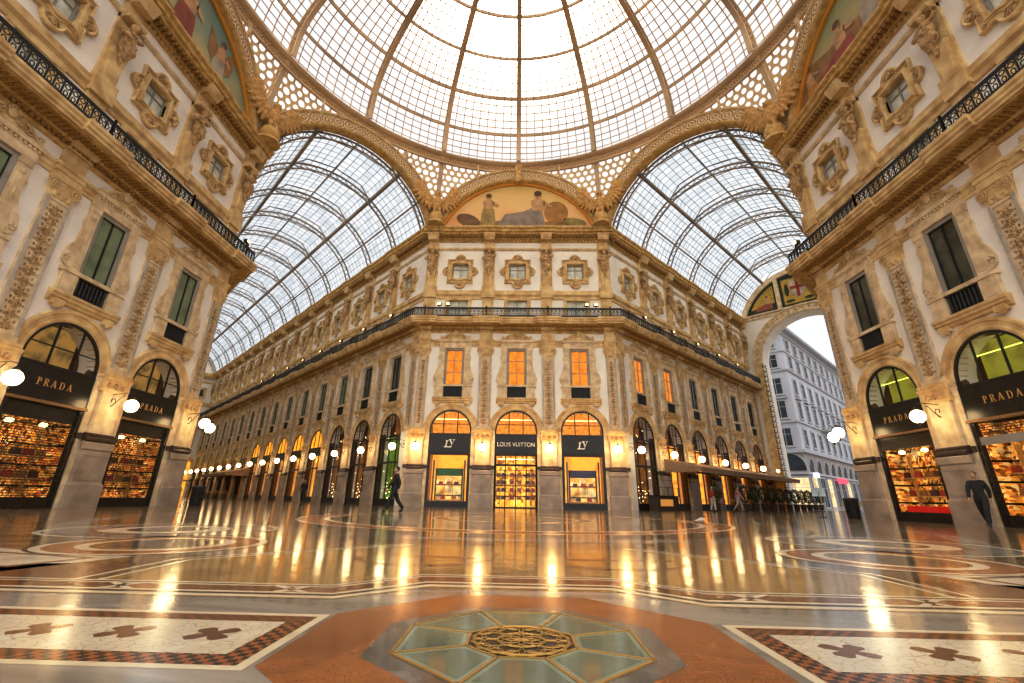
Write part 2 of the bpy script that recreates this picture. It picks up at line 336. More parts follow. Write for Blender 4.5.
    def mesh(s, name, mat, smooth=False):
        me = bpy.data.meshes.new(name); me.from_pydata(s.v, [], s.f); me.update()
        if s.uv:
            ul = me.uv_layers.new(name='UVMap')
            for p in me.polygons:
                u = s.uv.get(p.index)
                if u:
                    for k, li in enumerate(p.loop_indices): ul.data[li].uv = u[k]
        bm = bmesh.new(); bm.from_mesh(me); bmesh.ops.recalc_face_normals(bm, faces=bm.faces[:]); bm.to_mesh(me); bm.free()
        if smooth:
            for p in me.polygons: p.use_smooth = True
            try: me.set_sharp_from_angle(angle=radians(38))
            except Exception: pass
        me.materials.append(mat)
        return me
    def build(s, name, mat, parent=None, smooth=False, **k):
        o = bpy.data.objects.new(name, s.mesh(name, mat, smooth)); COL.objects.link(o)
        if parent: o.parent = parent
        for a, b in k.items(): o[a] = b
        return o
def empty(name):
    o = bpy.data.objects.new(name, None); COL.objects.link(o); o.empty_display_size = .3; return o
def tag(o, label=None, cat=None, group=None, kind=None):
    if label: o['label'] = label
    if cat: o['category'] = cat
    if group: o['group'] = group
    if kind: o['kind'] = kind
    return o
def kids(o): return list(o.children)
def dup(o, parent=None):
    c = o.copy(); COL.objects.link(c)
    if parent: c.parent = parent
    for ch in kids(o): dup(ch, c)
    return c
def put(o, face, x, y=0, z=0, extra=0):
    (ox, oy), th = FR[face]
    o.location = (ox + x * cos(th) - y * sin(th), oy + x * sin(th) + y * cos(th), z); o.rotation_euler = (0, 0, th + extra); return o
class Proto:
    """first use moves the thing itself, later uses copy it with its parts"""
    def __init__(s, root): s.o = root; s.used = False
    def get(s):
        if not s.used: s.used = True; return s.o
        return dup(s.o)
    def drop(s):
        if not s.used:
            def rm(o):
                for c in kids(o): rm(c)
                bpy.data.objects.remove(o)
            rm(s.o)
_cnt = {}
def struct(o, base):
    _cnt[base] = _cnt.get(base, 0) + 1
    o.name = '%s_%d' % (base, _cnt[base]); o['kind'] = 'structure'; return o

FW = .3
def fwd(root, skip=()):
    """the lower storeys stand a little in front of the attic"""
    for c in kids(root):
        if c.name.split('.')[0] in skip: continue
        if c.data:
            for v in c.data.vertices:
                if v.co.z < 13.04: v.co.y = -FW + (v.co.y * .5 if v.co.y < 0 else v.co.y)
        fwd(c, skip)
    return root
# bays: (face, x, index)
BAYS = [('front', -B), ('front', 0), ('front', B), ('left', B), ('left', 0), ('left', -B), ('right', -B), ('right', 0), ('right', B)]
BAYS += [('larc', -(2.95 + B * k)) for k in range(NL)] + [('rarc', 2.95 + B * k) for k in range(NR)]
PIERS = []
for f in ('front', 'left', 'right'):
    PIERS += [(f, -B / 2), (f, B / 2)]
PIERS += [('larc', -(.6 + B * k)) for k in range(1, NL + 1)] + [('rarc', .6 + B * k) for k in range(1, NR + 1)]
CORN = [('front', -7.04), ('front', 7.04), ('left', 7.04), ('right', -7.04), ('left', -7.04), ('right', 7.04), ('larc', -.42), ('rarc', .42), ('lback', .42), ('rback', -.42)]
ORD = ['first', 'second', 'third', 'fourth', 'fifth', 'sixth', 'seventh', 'eighth', 'ninth', 'tenth', 'eleventh', 'twelfth', 'thirteenth', 'fourteenth', 'fifteenth', 'sixteenth', 'seventeenth']
def where(face, x, pier=False):
    if face in ('larc', 'rarc'):
        s = abs(x); k = round((s - (.6 if pier else 2.95)) / B)
        return '%s along the %s arcade from the octagon corner' % (ORD[k], 'left' if face == 'larc' else 'right')
    if pier:
        if abs(x) > 6:
            nm = {'front': {-1: 'left corner of the facing boutique wall', 1: 'right corner of the facing boutique wall'}, 'left': {1: 'corner of the left building beside the arcade', -1: 'near end of the left building'}, 'right': {-1: 'corner of the right building beside the arcade', 1: 'near end of the right building'}}
            return 'at the ' + nm[face][1 if x > 0 else -1]
        return {'front': {-1: 'left of the central boutique door', 1: 'right of the central boutique door'}, 'left': {1: 'between the two lit shopfronts of the left building', -1: 'at the left edge of the left building'}, 'right': {-1: 'between the two lit shopfronts of the right building', 1: 'at the right edge of the right building'}}[face][1 if x > 0 else -1]
    k = round(x / B)
    return {'front': {-1: 'left of the central door', 0: 'in the centre of the facing wall', 1: 'right of the central door'}, 'left': {1: 'nearest the arcade on the left building', 0: 'in the middle of the left building', -1: 'farthest from the arcade on the left building'}, 'right': {-1: 'nearest the arcade on the right building', 0: 'in the middle of the right building', 1: 'farthest from the arcade on the right building'}}[face][k]

# ------------------------------------------------------------------ walls
def bay_wall(mb, x0, x1, c, t=.55):
    r, z1 = RA, 6.9
    mb.box(x0, c - r, -FW, t, 0, z1); mb.box(c + r, x1, -FW, t, 0, z1)
    n = 20
    for i in range(n):
        a, b2 = pi * i / n, pi * (i + 1) / n
        p = (c + r * cos(a), ZI + r * sin(a)); q = (c + r * cos(b2), ZI + r * sin(b2))
        v = [(p[0], -FW, p[1]), (q[0], -FW, q[1]), (q[0], -FW, z1), (p[0], -FW, z1), (p[0], t, p[1]), (q[0], t, q[1])]
        mb.add(v, [(0, 1, 2, 3), (0, 4, 5, 1)])
    def row(za, zb, w):
        y0 = -FW if zb < 13.3 else 0
        if w: mb.box(x0, c - w, y0, t, za, zb); mb.box(c + w, x1, y0, t, za, zb)
        else: mb.box(x0, x1, y0, t, za, zb)
    row(z1, 8.45, 0); row(8.45, 11.15, .6); row(11.15, 13.2, 0); row(13.2, 14.0, 0); row(14.0, 15.45, .78); row(15.45, 17.33, 0); row(17.33, 18.67, .66); row(18.67, ZC1, 0)
for face, nm in (('front', 'wall_front'), ('left', 'wall_left'), ('right', 'wall_right')):
    mb = MB()
    for k in (-1, 0, 1): bay_wall(mb, k * B - B / 2 - .001, k * B + B / 2, k * B)
    for s in (-1, 1): mb.box(min(s * 7.05, s * HW), max(s * 7.05, s * HW), 0, .5, 13.2, ZC1); mb.box(*sorted((s * 7.05, s * (HW + FW * tan(pi / 8)))), -FW, .5, 0, 13.2)
    put(mb.build(nm, M['stucco']), face, 0)['kind'] = 'structure'
for face, nm, n, sg in (('larc', 'wall_left_arcade', NL, -1), ('rarc', 'wall_right_arcade', NR, 1)):
    mb = MB()
    mb.box(*sorted((0, sg * .6)), 0, .5, 13.2, ZC1); mb.box(*sorted((-sg * FW * tan(pi / 8), sg * .6)), -FW, .5, 0, 13.2)
    for k in range(n):
        c = 2.95 + B * k; a, b2 = sorted((sg * (c - B / 2), sg * (c + B / 2))); bay_wall(mb, a, b2, sg * c)
    put(mb.build(nm, M['stucco']), face, 0)['kind'] = 'structure'
EXTALL = None
EXT = {'front': (-HW, HW, 1, 1), 'left': (-HW, HW, 1, 1), 'right': (-HW, HW, 1, 1), 'larc': (-(.6 + B * NL), 0, 0, 1), 'rarc': (0, .6 + B * NR, 1, 0)}
EXT2 = dict(EXT, lback=(0, .6 + B * NL, 1, 0), rback=(-(.6 + B * NR), 0, 0, 1))
for face, nm in (('lback', 'wall_left_arcade_near'), ('rback', 'wall_right_arcade_near')):
    put(MB().box(EXT2[face][0], EXT2[face][1], 0, .5, 0, ZC1).build(nm, M['stucco']), face, 0)['kind'] = 'structure'
T = tan(pi / 8)
def trim(prof, mat, nm='trim', smooth=False, faces=None):
    for f in faces or EXT2:
        x0, x1, a, b2 = EXT2[f]
        mb = MB().sweepx(prof, x0, x1, a * T, b2 * T)
        struct(put(mb.build('t', mat, smooth=smooth), f, 0), nm)
# architrave under the balcony, bed mouldings, slab, plinth courses, upper string course, main cornice
trim([(.25, 11.42), (.35, 11.42), (.35, 11.55), (.38, 11.6), (.38, 11.74), (.44, 11.84), (.44, 11.95), (.25, 11.98)], M['stone'])
trim([(.25, 12.5), (.36, 12.55), (.42, 12.66), (.42, 12.78), (.58, 12.86), (.62, 12.96), (1.2, 13.0), (1.2, 13.1), (0, 13.12)], M['ochre'])
trim([(.3, ZD0), (OD - .12, ZD0), (OD - .12, 13.14), (OD - .05, 13.2), (OD - .05, 13.3), (OD, 13.38), (OD, ZD1), (.0, ZD1)], M['stone'])
trim([(0, 13.5), (.12, 13.5), (.12, 13.95), (.06, 14.0), (0, 14.0)], M['stone'])
trim([(0, 15.5), (.08, 15.55), (.08, 15.75), (.2, 15.88), (.2, 16.0), (.1, 16.1), (.1, 16.28), (0, 16.3)], M['stone'])
trim([(0, 19.95), (.08, 19.98), (.16, 20.08), (.16, 20.18), (0, 20.22)], M['stone2'])
trim([(0, 20.75), (.14, 20.78), (.14, 20.95), (.22, 21.0), (.30, 21.2), (.62, 21.26), (.62, 21.38), (.78, 21.42), (.8, 21.58), (.95, 21.68), (.95, 21.8), (-.3, 21.86)], M['ochre'])
trim([(0, 21.84), (.55, 21.84), (.55, 22.02), (.42, 22.1), (.42, 22.2), (0, 22.22)], M['stone'], faces=('front', 'left', 'right'))
# modillions below the balcony, dentils and egg moulding below the cornice: one ornament course per face
for f, (x0, x1, a, b2) in EXT.items():
    mb = MB(); n = int((x1 - x0) / .2)
    for i in range(n + 1):
        x = x0 + (x1 - x0) * i / n
        mb.box(x - .055, x + .055, -.56, -.3, 12.68, 12.84); mb.box(x - .05, x + .05, -1.1, -.6, 12.93, 13.01)
    struct(put(mb.build('t', M['dentil']), f, 0), 'trim')
    mb = MB(); n = int((x1 - x0) / .26)
    for i in range(n + 1):
        x = x0 + (x1 - x0) * i / n
        mb.box(x - .07, x + .07, -.58, -.2, 21.05, 21.25); mb.ell((x + .13, -.19, 20.86), (.06, .08, .08), 6, 4)
    struct(put(mb.build('t', M['dentil']), f, 0), 'trim')

# ------------------------------------------------------------------ relief kit
def spiral(mb, cx, cz, r, dirn, up, w=.035, y=-.05, turns=1.25, n=14):
    pts = []
    for i in range(n):
        t = i / (n - 1); a = up + dirn * t * turns * 2 * pi; q = r * (1 - .8 * t)
        pts.append((cx + q * cos(a), y - .02 * t, cz + q * sin(a)))
    mb.tube(pts, [w * (1 - .5 * i / n) for i in range(n)], 5)
def candelabra(mb, w, z0, z1, y):
    """carved column of foliage: urns on the axis, mirrored scrolls and leaves either side"""
    z = z0 + .08; k = 0
    while z < z1 - .25:
        mb.ell((0, y, z + .07), (.06, .05, .08), 7, 4); mb.lathe([(.02, z + .14), (.05, z + .18), (.085, z + .26), (.03, z + .3), (.02, z + .38)], 0, y, 7)
        for s in (-1, 1):
            spiral(mb, s * w * .24, z + .12, w * .13, s, pi / 2 + s * .6, .026, y, 1.2, 11); spiral(mb, s * w * .34, z + .30, w * .08, -s, -pi / 2, .02, y, 1.1, 8)
            mb.ell((s * w * .14, y, z + .27), (w * .05, .035, .06), 6, 4); mb.ell((s * w * .42, y, z + .10), (w * .05, .035, .05), 6, 4); mb.ell((s * w * .12, y, z + .01), (w * .06, .035, .035), 6, 4)
        z += .40; k += 1
def volute_cap(mb, w, z0, z1, y):
    h = z1 - z0
    mb.box(-w / 2 - .1, w / 2 + .1, y - .22, 0, z1 - .14, z1)
    mb.frustum(0, y / 2 - .02, z0, z1 - .14, w / 2, abs(y) / 2 + .06, w / 2 + .06, abs(y) / 2 + .14)
    for s in (-1, 1):
        for q in (0, 1):
            mb.tube([(s * (w / 2 - .02) + (.17 - .1 * q) * cos(a), y - .16 - .02 * q, z1 - .32 + (.17 - .1 * q) * sin(a)) for a in [i * pi / 5 for i in range(10)]], .05, 5, closed=True)
        mb.ell((s * w * .3, y - .1, z0 + .12), (.09, .09, .13), 7, 4)
    for i in range(-2, 3): mb.ell((i * w * .16, y - .13, z1 - .22), (.055, .05, .08), 6, 4)
    mb.ell((0, y - .1, z0 + .16), (.1, .09, .17), 7, 5)
    mb.tube([(x * w / 2, y - .12, z0 + .28 - .10 * (1 - x * x)) for x in (-1, -.5, 0, .5, 1)], .045, 5)

# --- lower pier
def make_pier(w=1.04, name='stone_pier'):
    r = empty(name); h = w / 2
    mb = MB(); mb.box(-h - .22, h + .22, -.62, 0, 0, .82); mb.frustum(0, -.31, .82, .9, h + .22, .31, h + .16, .28)
    mb.build('plinth', M['marble'], r)
    mb = MB(); mb.box(-h - .14, h + .14, -.54, 0, .88, 2.1); mb.sweepx([(.5, 2.1), (.6, 2.15), (.6, 2.38), (.54, 2.42), (.4, 2.44)], -h - .2, h + .2)
    for q in (-1, 1): mb.box(q * (h + .02) - .04, q * (h + .02) + .04, -.57, -.5, 1.0, 1.95)
    mb.box(-h, h, -.57, -.5, 1.0, 1.06); mb.box(-h, h, -.57, -.5, 1.9, 1.96)
    mb.build('pedestal', M['marble'], r)
    mb = MB(); P = [(0, 2.42), (.56, 2.44), (.60, 2.5), (.56, 2.58), (.48, 2.62), (.5, 2.7), (.44, 2.76), (0, 2.78)]
    mb.sweepx(P, -h - .12, h + .12); mb.build('base_moulding', M['redmarble'], r)
    mb = MB(); mb.box(-h, h, -.38, 0, 2.76, 4.45)
    for s in (-1, 1): mb.box(s * (h - .06) - .03, s * (h - .06) + .03, -.41, -.38, 2.9, 4.35)
    mb.build('shaft', M['stone2'], r)
    mb = MB(); mb.sweepx([(0, 4.42), (.42, 4.44), (.42, 4.52), (.38, 4.54), (.38, 4.88), (.5, 4.96), (.52, 5.06), (.58, 5.1), (.58, 5.2), (0, 5.22)], -h - .1, h + .1)
    mb.build('capital', M['stone'], r)
    mb = MB()
    for s in (-1, 0, 1):
        mb.ell((s * .32, -.42, 4.72), (.1, .06, .14), 7, 4); 
        for q in (-1, 1): spiral(mb, s * .32 + q * .12, 4.70, .09, q, pi / 2, .022, -.42, 1, 9)
    mb.build('capital_ornament', M['carve'], r)
    for s in (-1, 1):
        mb = MB(); x0, x1 = sorted((s * h, s * (B / 2 - RA)))
        mb.box(x0, x1, -.14, 0, 0, 4.6); mb.box(x0 - .0, x1 + .0, -.26, 0, 0, .85); mb.box(x0, x1, -.2, 0, .85, 2.5)
        mb.sweepx([(0, 4.58), (.18, 4.6), (.18, 4.7), (.15, 4.72), (.15, 4.95), (.26, 5.02), (.28, 5.1), (0, 5.12)], x0, x1)
        mb.ell(((x0 + x1) / 2, -.17, 4.84), (.12, .05, .1), 7, 4)
        j_ = mb.build('jamb', M['stone2'], r); MB().box(x0, x1, -.3, 0, 2.5, 2.72).build('base_moulding', M['redmarble'], r)
    return r
P_pier = Proto(fwd(make_pier())); P_cpier = Proto(fwd(make_pier(.9, 'corner_pier')))

def make_pilaster(w=.92):
    r = empty('carved_pilaster'); h = w / 2; y = -.2
    mb = MB(); mb.box(-h, h, y, 0, 5.2, 10.65)
    mb.box(-h - .06, h + .06, y - .06, 0, 5.2, 5.42)
    mb.box(-h, h, y - .07, y, 10.5, 10.65); mb.box(-h, h, y - .07, y, 5.42, 5.55)
    mb.build('shaft', M['stone2'], r)
    for s in (-1, 1): MB().box(s * (h - .06) - .06, s * (h - .06) + .06, y - .09, y, 5.42, 10.6).build('marble_border', M['greymarble'], r)
    mb = MB(); candelabra(mb, w - .28, 5.5, 10.5, y - .03); mb.build('relief', M['carve'], r, True)
    mb = MB(); volute_cap(mb, w, 10.62, 11.42, y); mb.build('capital', M['stone'], r, True)
    mb = MB(); mb.box(-h - .06, h + .06, -.34, 0, 11.42, 11.62); mb.box(-h - .1, h + .1, -.4, 0, 11.62, 11.82); mb.box(-h - .16, h + .16, -.46, 0, 11.82, 11.97)
    mb.box(-h - .02, h + .02, -.26, 0, 11.97, 12.62); mb.box(-h - .06, h + .06, -.42, 0, 12.6, 12.76); mb.frustum(0, -.35, 12.74, 13.02, h + .04, .3, h + .1, .62)
    mb.build('entablature_block', M['stone'], r)
    mb = MB(); mb.sweepx([(0, ZD0 - .02), (OD + .02, ZD0 - .02), (OD + .02, 13.14), (OD + .1, 13.2), (OD + .1, 13.3), (OD + .16, 13.38), (OD + .16, ZD1 + .02), (0, ZD1 + .02)], -.98, .98)
    mb.build('slab_break', M['stone'], r)
    return r
P_pil = Proto(fwd(make_pilaster(), ('slab_break',))); P_cpil = Proto(fwd(make_pilaster(.72), ('slab_break',)))

def mesh_of(o):
    dg = bpy.context.evaluated_depsgraph_get(); me = bpy.data.meshes.new_from_object(o.evaluated_get(dg)); return me
def remeshed(mb, name, mat, vox, parent):
    o = mb.build(name, mat); md = o.modifiers.new('r', 'REMESH'); md.mode = 'VOXEL'; md.voxel_size = vox; md.use_smooth_shade = True
    bpy.context.view_layer.update(); me = mesh_of(o); bpy.data.objects.remove(o)
    me.materials.clear(); me.materials.append(mat)
    n = bpy.data.objects.new(name, me); COL.objects.link(n); n.parent = parent; return n
def make_herm():
    r = empty('herm_statue')
    mb = MB(); mb.box(-.5, .5, -.3, 0, 16.28, 16.55); mb.frustum(0, -.14, 16.5, 18.1, .24, .14, .36, .2); mb.box(-.46, .46, -.12, 0, 16.5, 20.0)
    mb.build('tapered_pedestal', M['stone'], r)
    mb = MB()
    mb.ell((0, -.36, 18.95), (.30, .22, .42), 12, 8); mb.ell((0, -.34, 18.5), (.26, .2, .4), 12, 8); mb.ell((0, -.42, 19.2), (.38, .2, .17), 12, 6)
    mb.ell((.02, -.48, 19.56), (.15, .17, .21), 10, 8); mb.ell((.02, -.44, 19.64), (.18, .18, .17), 10, 6); mb.tube([(0, -.42, 19.2), (.02, -.46, 19.5)], .09, 8)
    mb.ell((.02, -.64, 19.54), (.03, .04, .05), 6, 4)
    mb.tube([(-.36, -.42, 19.2), (-.52, -.5, 18.95), (-.36, -.66, 18.8), (-.08, -.62, 18.85)], [.11, .1, .08, .06], 8)
    mb.tube([(.36, -.42, 19.2), (.54, -.45, 19.3), (.46, -.45, 19.62), (.28, -.4, 19.82)], [.11, .1, .08, .07], 8)
    for i in range(6):
        a = -.28 + i * .11; mb.tube([(a, -.56, 18.7), (a * 1.1 + .05, -.54, 18.35), (a * .8, -.44, 17.95)], [.06, .07, .03], 6)
    mb.tube([(-.34, -.45, 19.1), (-.1, -.6, 18.9), (.2, -.6, 18.6), (.32, -.45, 18.45)], .07, 6)
    mb.ell((0, -.36, 17.95), (.17, .12, .28), 8, 6); mb.ell((0, -.42, 17.6), (.08, .08, .14), 8, 6)
    remeshed(mb, 'figure', M['carve'], .05, r)
    mb = MB(); mb.sweepx([(0, 19.78), (.5, 19.8), (.56, 19.9), (.56, 20.0), (.3, 20.05), (.3, 20.2), (0, 20.22)], -.46, .46)
    mb.box(-.4, .4, -.2, 0, 20.2, 20.76); mb.frustum(0, -.4, 20.74, 21.3, .42, .22, .5, .42)
    mb.build('capital', M['stone'], r)
    mb = MB(); mb.box(-.42, .42, -.16, 0, 13.5, 15.6); mb.box(-.5, .5, -.3, 0, 15.6, 16.3); mb.build('base_pier', M['stone'], r)
    mb = MB(); mb.sweepx([(0, 21.24), (.68, 21.24), (.68, 21.38), (.86, 21.42), (.88, 21.58), (1.03, 21.68), (1.03, 21.82), (0, 21.84)], -.8, .8); mb.build('cornice_break', M['ochre'], r)
    return r
P_herm = Proto(make_herm())

# ------------------------------------------------------------------ windows
def make_main_window(pane, shutter=False):
    r = empty('window')
    mb = MB()
    for s in (-1, 1): mb.box(s * .67 - .09, s * .67 + .09, -.12, .2, 8.45, 11.2)
    mb.box(-.76, .76, -.12, .2, 11.12, 11.28); mb.build('reveal', M['reveal'], r)
    mb = MB(); mb.box(-.6, .6, .06, .12, 8.45, 11.15); mb.build('pane', pane, r)
    mb = MB(); mb.box(-.025, .025, .0, .06, 8.45, 11.15)
    for z in ((8.47, 9.4, 10.3, 11.1) if pane is M['pane_warm'] else (8.49, 11.12)): mb.box(-.6, .6, .01, .06, z - .02, z + .02)
    for s in (-1, 1): mb.box(s * .58 - .02, s * .58 + .02, .005, .06, 8.45, 11.15)
    mb.build('sash', M['reveal'] if pane is M['pane_warm'] else M['iron'], r)
    mb = MB()
    for s in (-1, 1):
        mb.box(s * .95 - .2, s * .95 + .2, -.24, 0, 8.35, 11.3)
        mb.box(s * .95 - .12, s * .95 + .12, -.28, -.24, 8.6, 11.0)
        mb.box(s * .95 - .23, s * .95 + .23, -.275, 0, 11.05, 11.29)
        mb.ell((s * .95, -.3, 10.8), (.12, .06, .12), 8, 5); mb.ell((s * .95, -.3, 9.9), (.07, .05, .3), 8, 5)
    mb.box(-1.2, 1.2, -.3, 0, 11.28, 11.52); mb.box(-1.3, 1.3, -.42, 0, 11.78, 11.96); mb.box(-1.18, 1.18, -.255, 0, 11.5, 11.8)
    for i in range(15): mb.box(-1.12 + i * .16 - .04, -1.12 + i * .16 + .04, -.36, -.25, 11.68, 11.78)
    mb.build('surround', M['stone2'], r)
    mb = MB()
    for s in (-1, 1):
        mb.prism([(s * q[0], q[1]) for q in ((1.1, 10.75), (1.2, 10.7), (1.24, 10.5), (1.18, 10.25), (1.2, 9.9), (1.3, 9.5), (1.44, 9.25), (1.52, 8.95), (1.48, 8.68), (1.34, 8.55), (1.1, 8.5))], -.2, 0)
        spiral(mb, s * 1.34, 8.85, .15, -s, pi / 2, .05, -.22, 1.2, 12); spiral(mb, s * 1.17, 10.5, .07, s, -pi / 2, .03, -.2, 1.1, 8)
    mb.build('side_scroll', M['stone2'], r, True)
    mb = MB()
    mb.prism([(-1.15, 11.95), (1.15, 11.95), (1.1, 12.05), (.8, 12.1), (.55, 12.32), (.3, 12.42), (.16, 12.62), (-.16, 12.62), (-.3, 12.42), (-.55, 12.32), (-.8, 12.1), (-1.1, 12.05)], -.22, 0)
    for s in (-1, 1):
        mb.tube([(s * 1.18, -.3, 12.0), (s * .9, -.3, 12.1), (s * .6, -.3, 12.34), (s * .3, -.3, 12.46)], [.07, .07, .07, .05], 6)
        spiral(mb, s * 1.02, 12.14, .12, s, 0, .045, -.34, 1.2, 10); spiral(mb, s * .62, 12.16, .15, -s, pi / 2, .045, -.34, 1.3, 12); spiral(mb, s * .33, 12.24, .12, s, pi / 2, .04, -.34, 1.2, 10)
        for x in (.2, .45, .8, 1.0): mb.ell((s * x, -.3, 12.02), (.08, .06, .05), 6, 4)
    mb.ell((0, -.3, 12.4), (.17, .12, .2), 9, 6); mb.ell((0, -.3, 12.66), (.1, .08, .1), 7, 5)
    for i in range(5): a = pi * (i + .5) / 5; mb.ell((.18 * cos(a), -.38, 12.42 + .18 * sin(a)), (.045, .045, .07), 6, 4)
    mb.build('pediment', M['stone'], r, True)
    mb = MB()
    for s in (-1, 1): mb.box(s * 1.02 - .32, s * 1.02 + .32, -.34, 0, 7.5, 8.35); mb.box(s * 1.02 - .2, s * 1.02 + .2, -.37, -.34, 7.6, 8.22)
    mb.box(-1.42, 1.42, -.42, .2, 8.3, 8.45)
    mb.build('parapet', M['stone2'], r)
    mb = MB(); mb.box(-.68, .68, -.1, -.06, 7.55, 8.3)
    for i in range(8):
        x = -.58 + i * .166; mb.lathe([(.03, 7.56), (.055, 7.7), (.03, 7.9), (.05, 8.08), (.03, 8.28)], x, -.2, 6)
    mb.box(-.68, .68, -.26, -.14, 8.24, 8.3); mb.box(-.68, .68, -.26, -.14, 7.52, 7.58)
    mb.build('balustrade', M['iron'], r)
    mb = MB(); mb.sweepx([(0, 7.08), (.2, 7.12), (.26, 7.2), (.42, 7.26), (.42, 7.34), (.52, 7.4), (.52, 7.5), (0, 7.52)], -1.46, 1.46)
    for s in (-1, 1): mb.box(s * 1.1 - .2, s * 1.1 + .2, -.44, 0, 6.98, 7.2); mb.ell((s * 1.1, -.3, 6.98), (.19, .15, .12), 8, 5)
    mb.build('sill', M['stone'], r)
    return r
def make_attic_window():
    r = empty('window')
    mb = MB(); mb.box(-.78, .78, .2, .25, 14.0, 15.45); mb.build('pane', M['pane_blue'], r)
    mb = MB(); mb.box(-.03, .03, .14, .2, 14, 15.45); mb.box(-.78, .78, .14, .2, 14.7, 14.74); mb.build('sash', M['reveal'], r)
    mb = MB()
    for s in (-1, 1): mb.box(s * .9 - .14, s * .9 + .14, -.1, .2, 13.95, 15.55)
    mb.box(-1.04, 1.04, -.12, .2, 15.42, 15.6); mb.build('surround', M['stone'], r)
    return r
def lobed(a, k=1.0):
    """outline of the shaped frame: lobes above, below and beside a square"""
    pts = []
    def arc(cx, cz, rr, a0, a1, n=7): return [(cx + rr * cos(a0 + (a1 - a0) * i / n), cz + rr * sin(a0 + (a1 - a0) * i / n)) for i in range(n + 1)]
    q = [(1.02, -.50), (1.02, -.48)] + arc(1.02, 0, .40, -pi / 2, pi / 2) + [(1.02, .5), (1.06, 1.08), (.52, 1.08)] + arc(0, 1.12, .44, 0, pi) + [(-.52, 1.08), (-1.06, 1.08), (-1.02, .5)] + arc(-1.02, 0, .40, pi / 2, 3 * pi / 2) + [(-1.02, -.5), (-1.06, -1.08), (-.52, -1.08)] + arc(0, -1.12, .44, pi, 2 * pi) + [(.52, -1.08), (1.06, -1.08)]
    return q
def make_upper_window():
    r = empty('window'); zc = 18.0
    out = lobed(0); loops = []
    def sq(p, k):
        m = max(abs(p[0]), abs(p[1])); return (p[0] / m * k, p[1] / m * k)
    for t, o in ((0, 0), (0, .16), (.10, .2), (.2, .16), (.25, .08), (.55, .07), (.62, .13), (.72, .13), (.78, .2), (.92, .2), (1.0, .14), (1.0, -.15)):
        loops.append([((p[0] * (1 - t) + sq(p, .66)[0] * t), -o, zc + (p[1] * (1 - t) + sq(p, .66)[1] * t)) for p in out])
    MB().rings(loops).build('surround', M['stone'], r)
    mb = MB()
    for x, z in ((0, 1.22), (0, -1.22), (1.18, 0), (-1.18, 0)):
        mb.ell((x, -.12, zc + z), (.17, .08, .17), 10, 5); mb.tube([(x + .26 * cos(a), -.1, zc + z + .26 * sin(a)) for a in [i * pi / 6 for i in range(12)]], .03, 5, closed=True)
    for x in (-1, 1):
        for z in (-1, 1): mb.ell((x * .86, -.1, zc + z * .86), (.09, .06, .09), 8, 4)
    mb.build('rosettes', M['carve'], r)
    mb = MB(); mb.box(-.66, .66, .18, .24, zc - .67, zc + .67); mb.build('pane', M['pane_blue'], r)
    mb = MB(); mb.box(-.03, .03, .12, .18, zc - .67, zc + .67); mb.box(-.66, .66, .12, .18, zc + .2, zc + .24)
    for s in (-1, 1): mb.box(s * .62 - .04, s * .62 + .04, .12, .18, zc - .67, zc + .67); mb.box(-.66, .66, .12, .18, zc + s * .63 - .04, zc + s * .63 + .04)
    mb.build('sash', M['reveal'], r)
    return r
P_w = {k: Proto(fwd(make_main_window(M[p], k == 'green'))) for k, p in (('warm', 'pane_warm'), ('green', 'pane_green'), ('dark', 'pane_dark'))}
P_at = Proto(make_attic_window()); P_up = Proto(make_upper_window())

# ------------------------------------------------------------------ lettering
def letters(txt, h, mat, parent, y, z, track=.22):
    """serif capitals drawn as polygons"""
    mb = MB(); x = 0; t = .10 * h; T2 = .2 * h
    def poly(pts, ox): mb.prism([(ox + a * h, b * h) for a, b in pts], -.03, 0)
    def serif(cx, cz, ox, w=.17): poly([(cx - w, cz - .025), (cx + w, cz - .025), (cx + w, cz + .025), (cx - w, cz + .025)], ox)
    def bowl(ox, cx, cz, rx, rz, a0, a1, tk):
        n = 10
        for i in range(n):
            a, b2 = a0 + (a1 - a0) * i / n, a0 + (a1 - a0) * (i + 1) / n
            f = lambda q, k: (cx + (rx - tk * k * abs(cos(q)) - .05 * k) * cos(q), cz + (rz - .055 * k) * sin(q))
            poly([f(a, 0), f(b2, 0), f(b2, 1), f(a, 1)], ox)
    W = {'P': .62, 'R': .72, 'A': .82, 'D': .80}
    for ch in txt:
        if ch in 'PRD':
            poly([(.10, 0), (.24, 0), (.24, 1), (.10, 1)], x); serif(.17, .025, x); serif(.14, .975, x, .14)
            if ch == 'D': poly([(.2, .0), (.36, 0), (.36, .06), (.2, .06)], x); poly([(.2, .94), (.36, .94), (.36, 1), (.2, 1)], x); bowl(x, .34, .5, .42, .5, -pi / 2, pi / 2, .10)
            else: poly([(.2, .94), (.36, .94), (.36, 1), (.2, 1)], x); poly([(.2, .46), (.36, .46), (.36, .52), (.2, .52)], x); bowl(x, .34, .73, .26, .27, -pi / 2, pi / 2, .10)
            if ch == 'R': poly([(.32, .48), (.46, .48), (.74, 0), (.58, 0)], x); serif(.68, .025, x, .1)
        if ch == 'A':
            poly([(.06, 0), (.12, 0), (.42, 1), (.36, 1)], x); poly([(.56, 0), (.74, 0), (.46, 1), (.34, 1)], x); poly([(.18, .3), (.6, .3), (.6, .36), (.18, .36)], x); serif(.10, .025, x, .12); serif(.65, .025, x, .15)
        x += (W[ch] + track) * h
    w = x - track * h
    mb.v = [(p[0] - w / 2, p[1] + y, p[2] + z - h / 2) for p in mb.v]
    return mb.build('lettering', mat, parent)
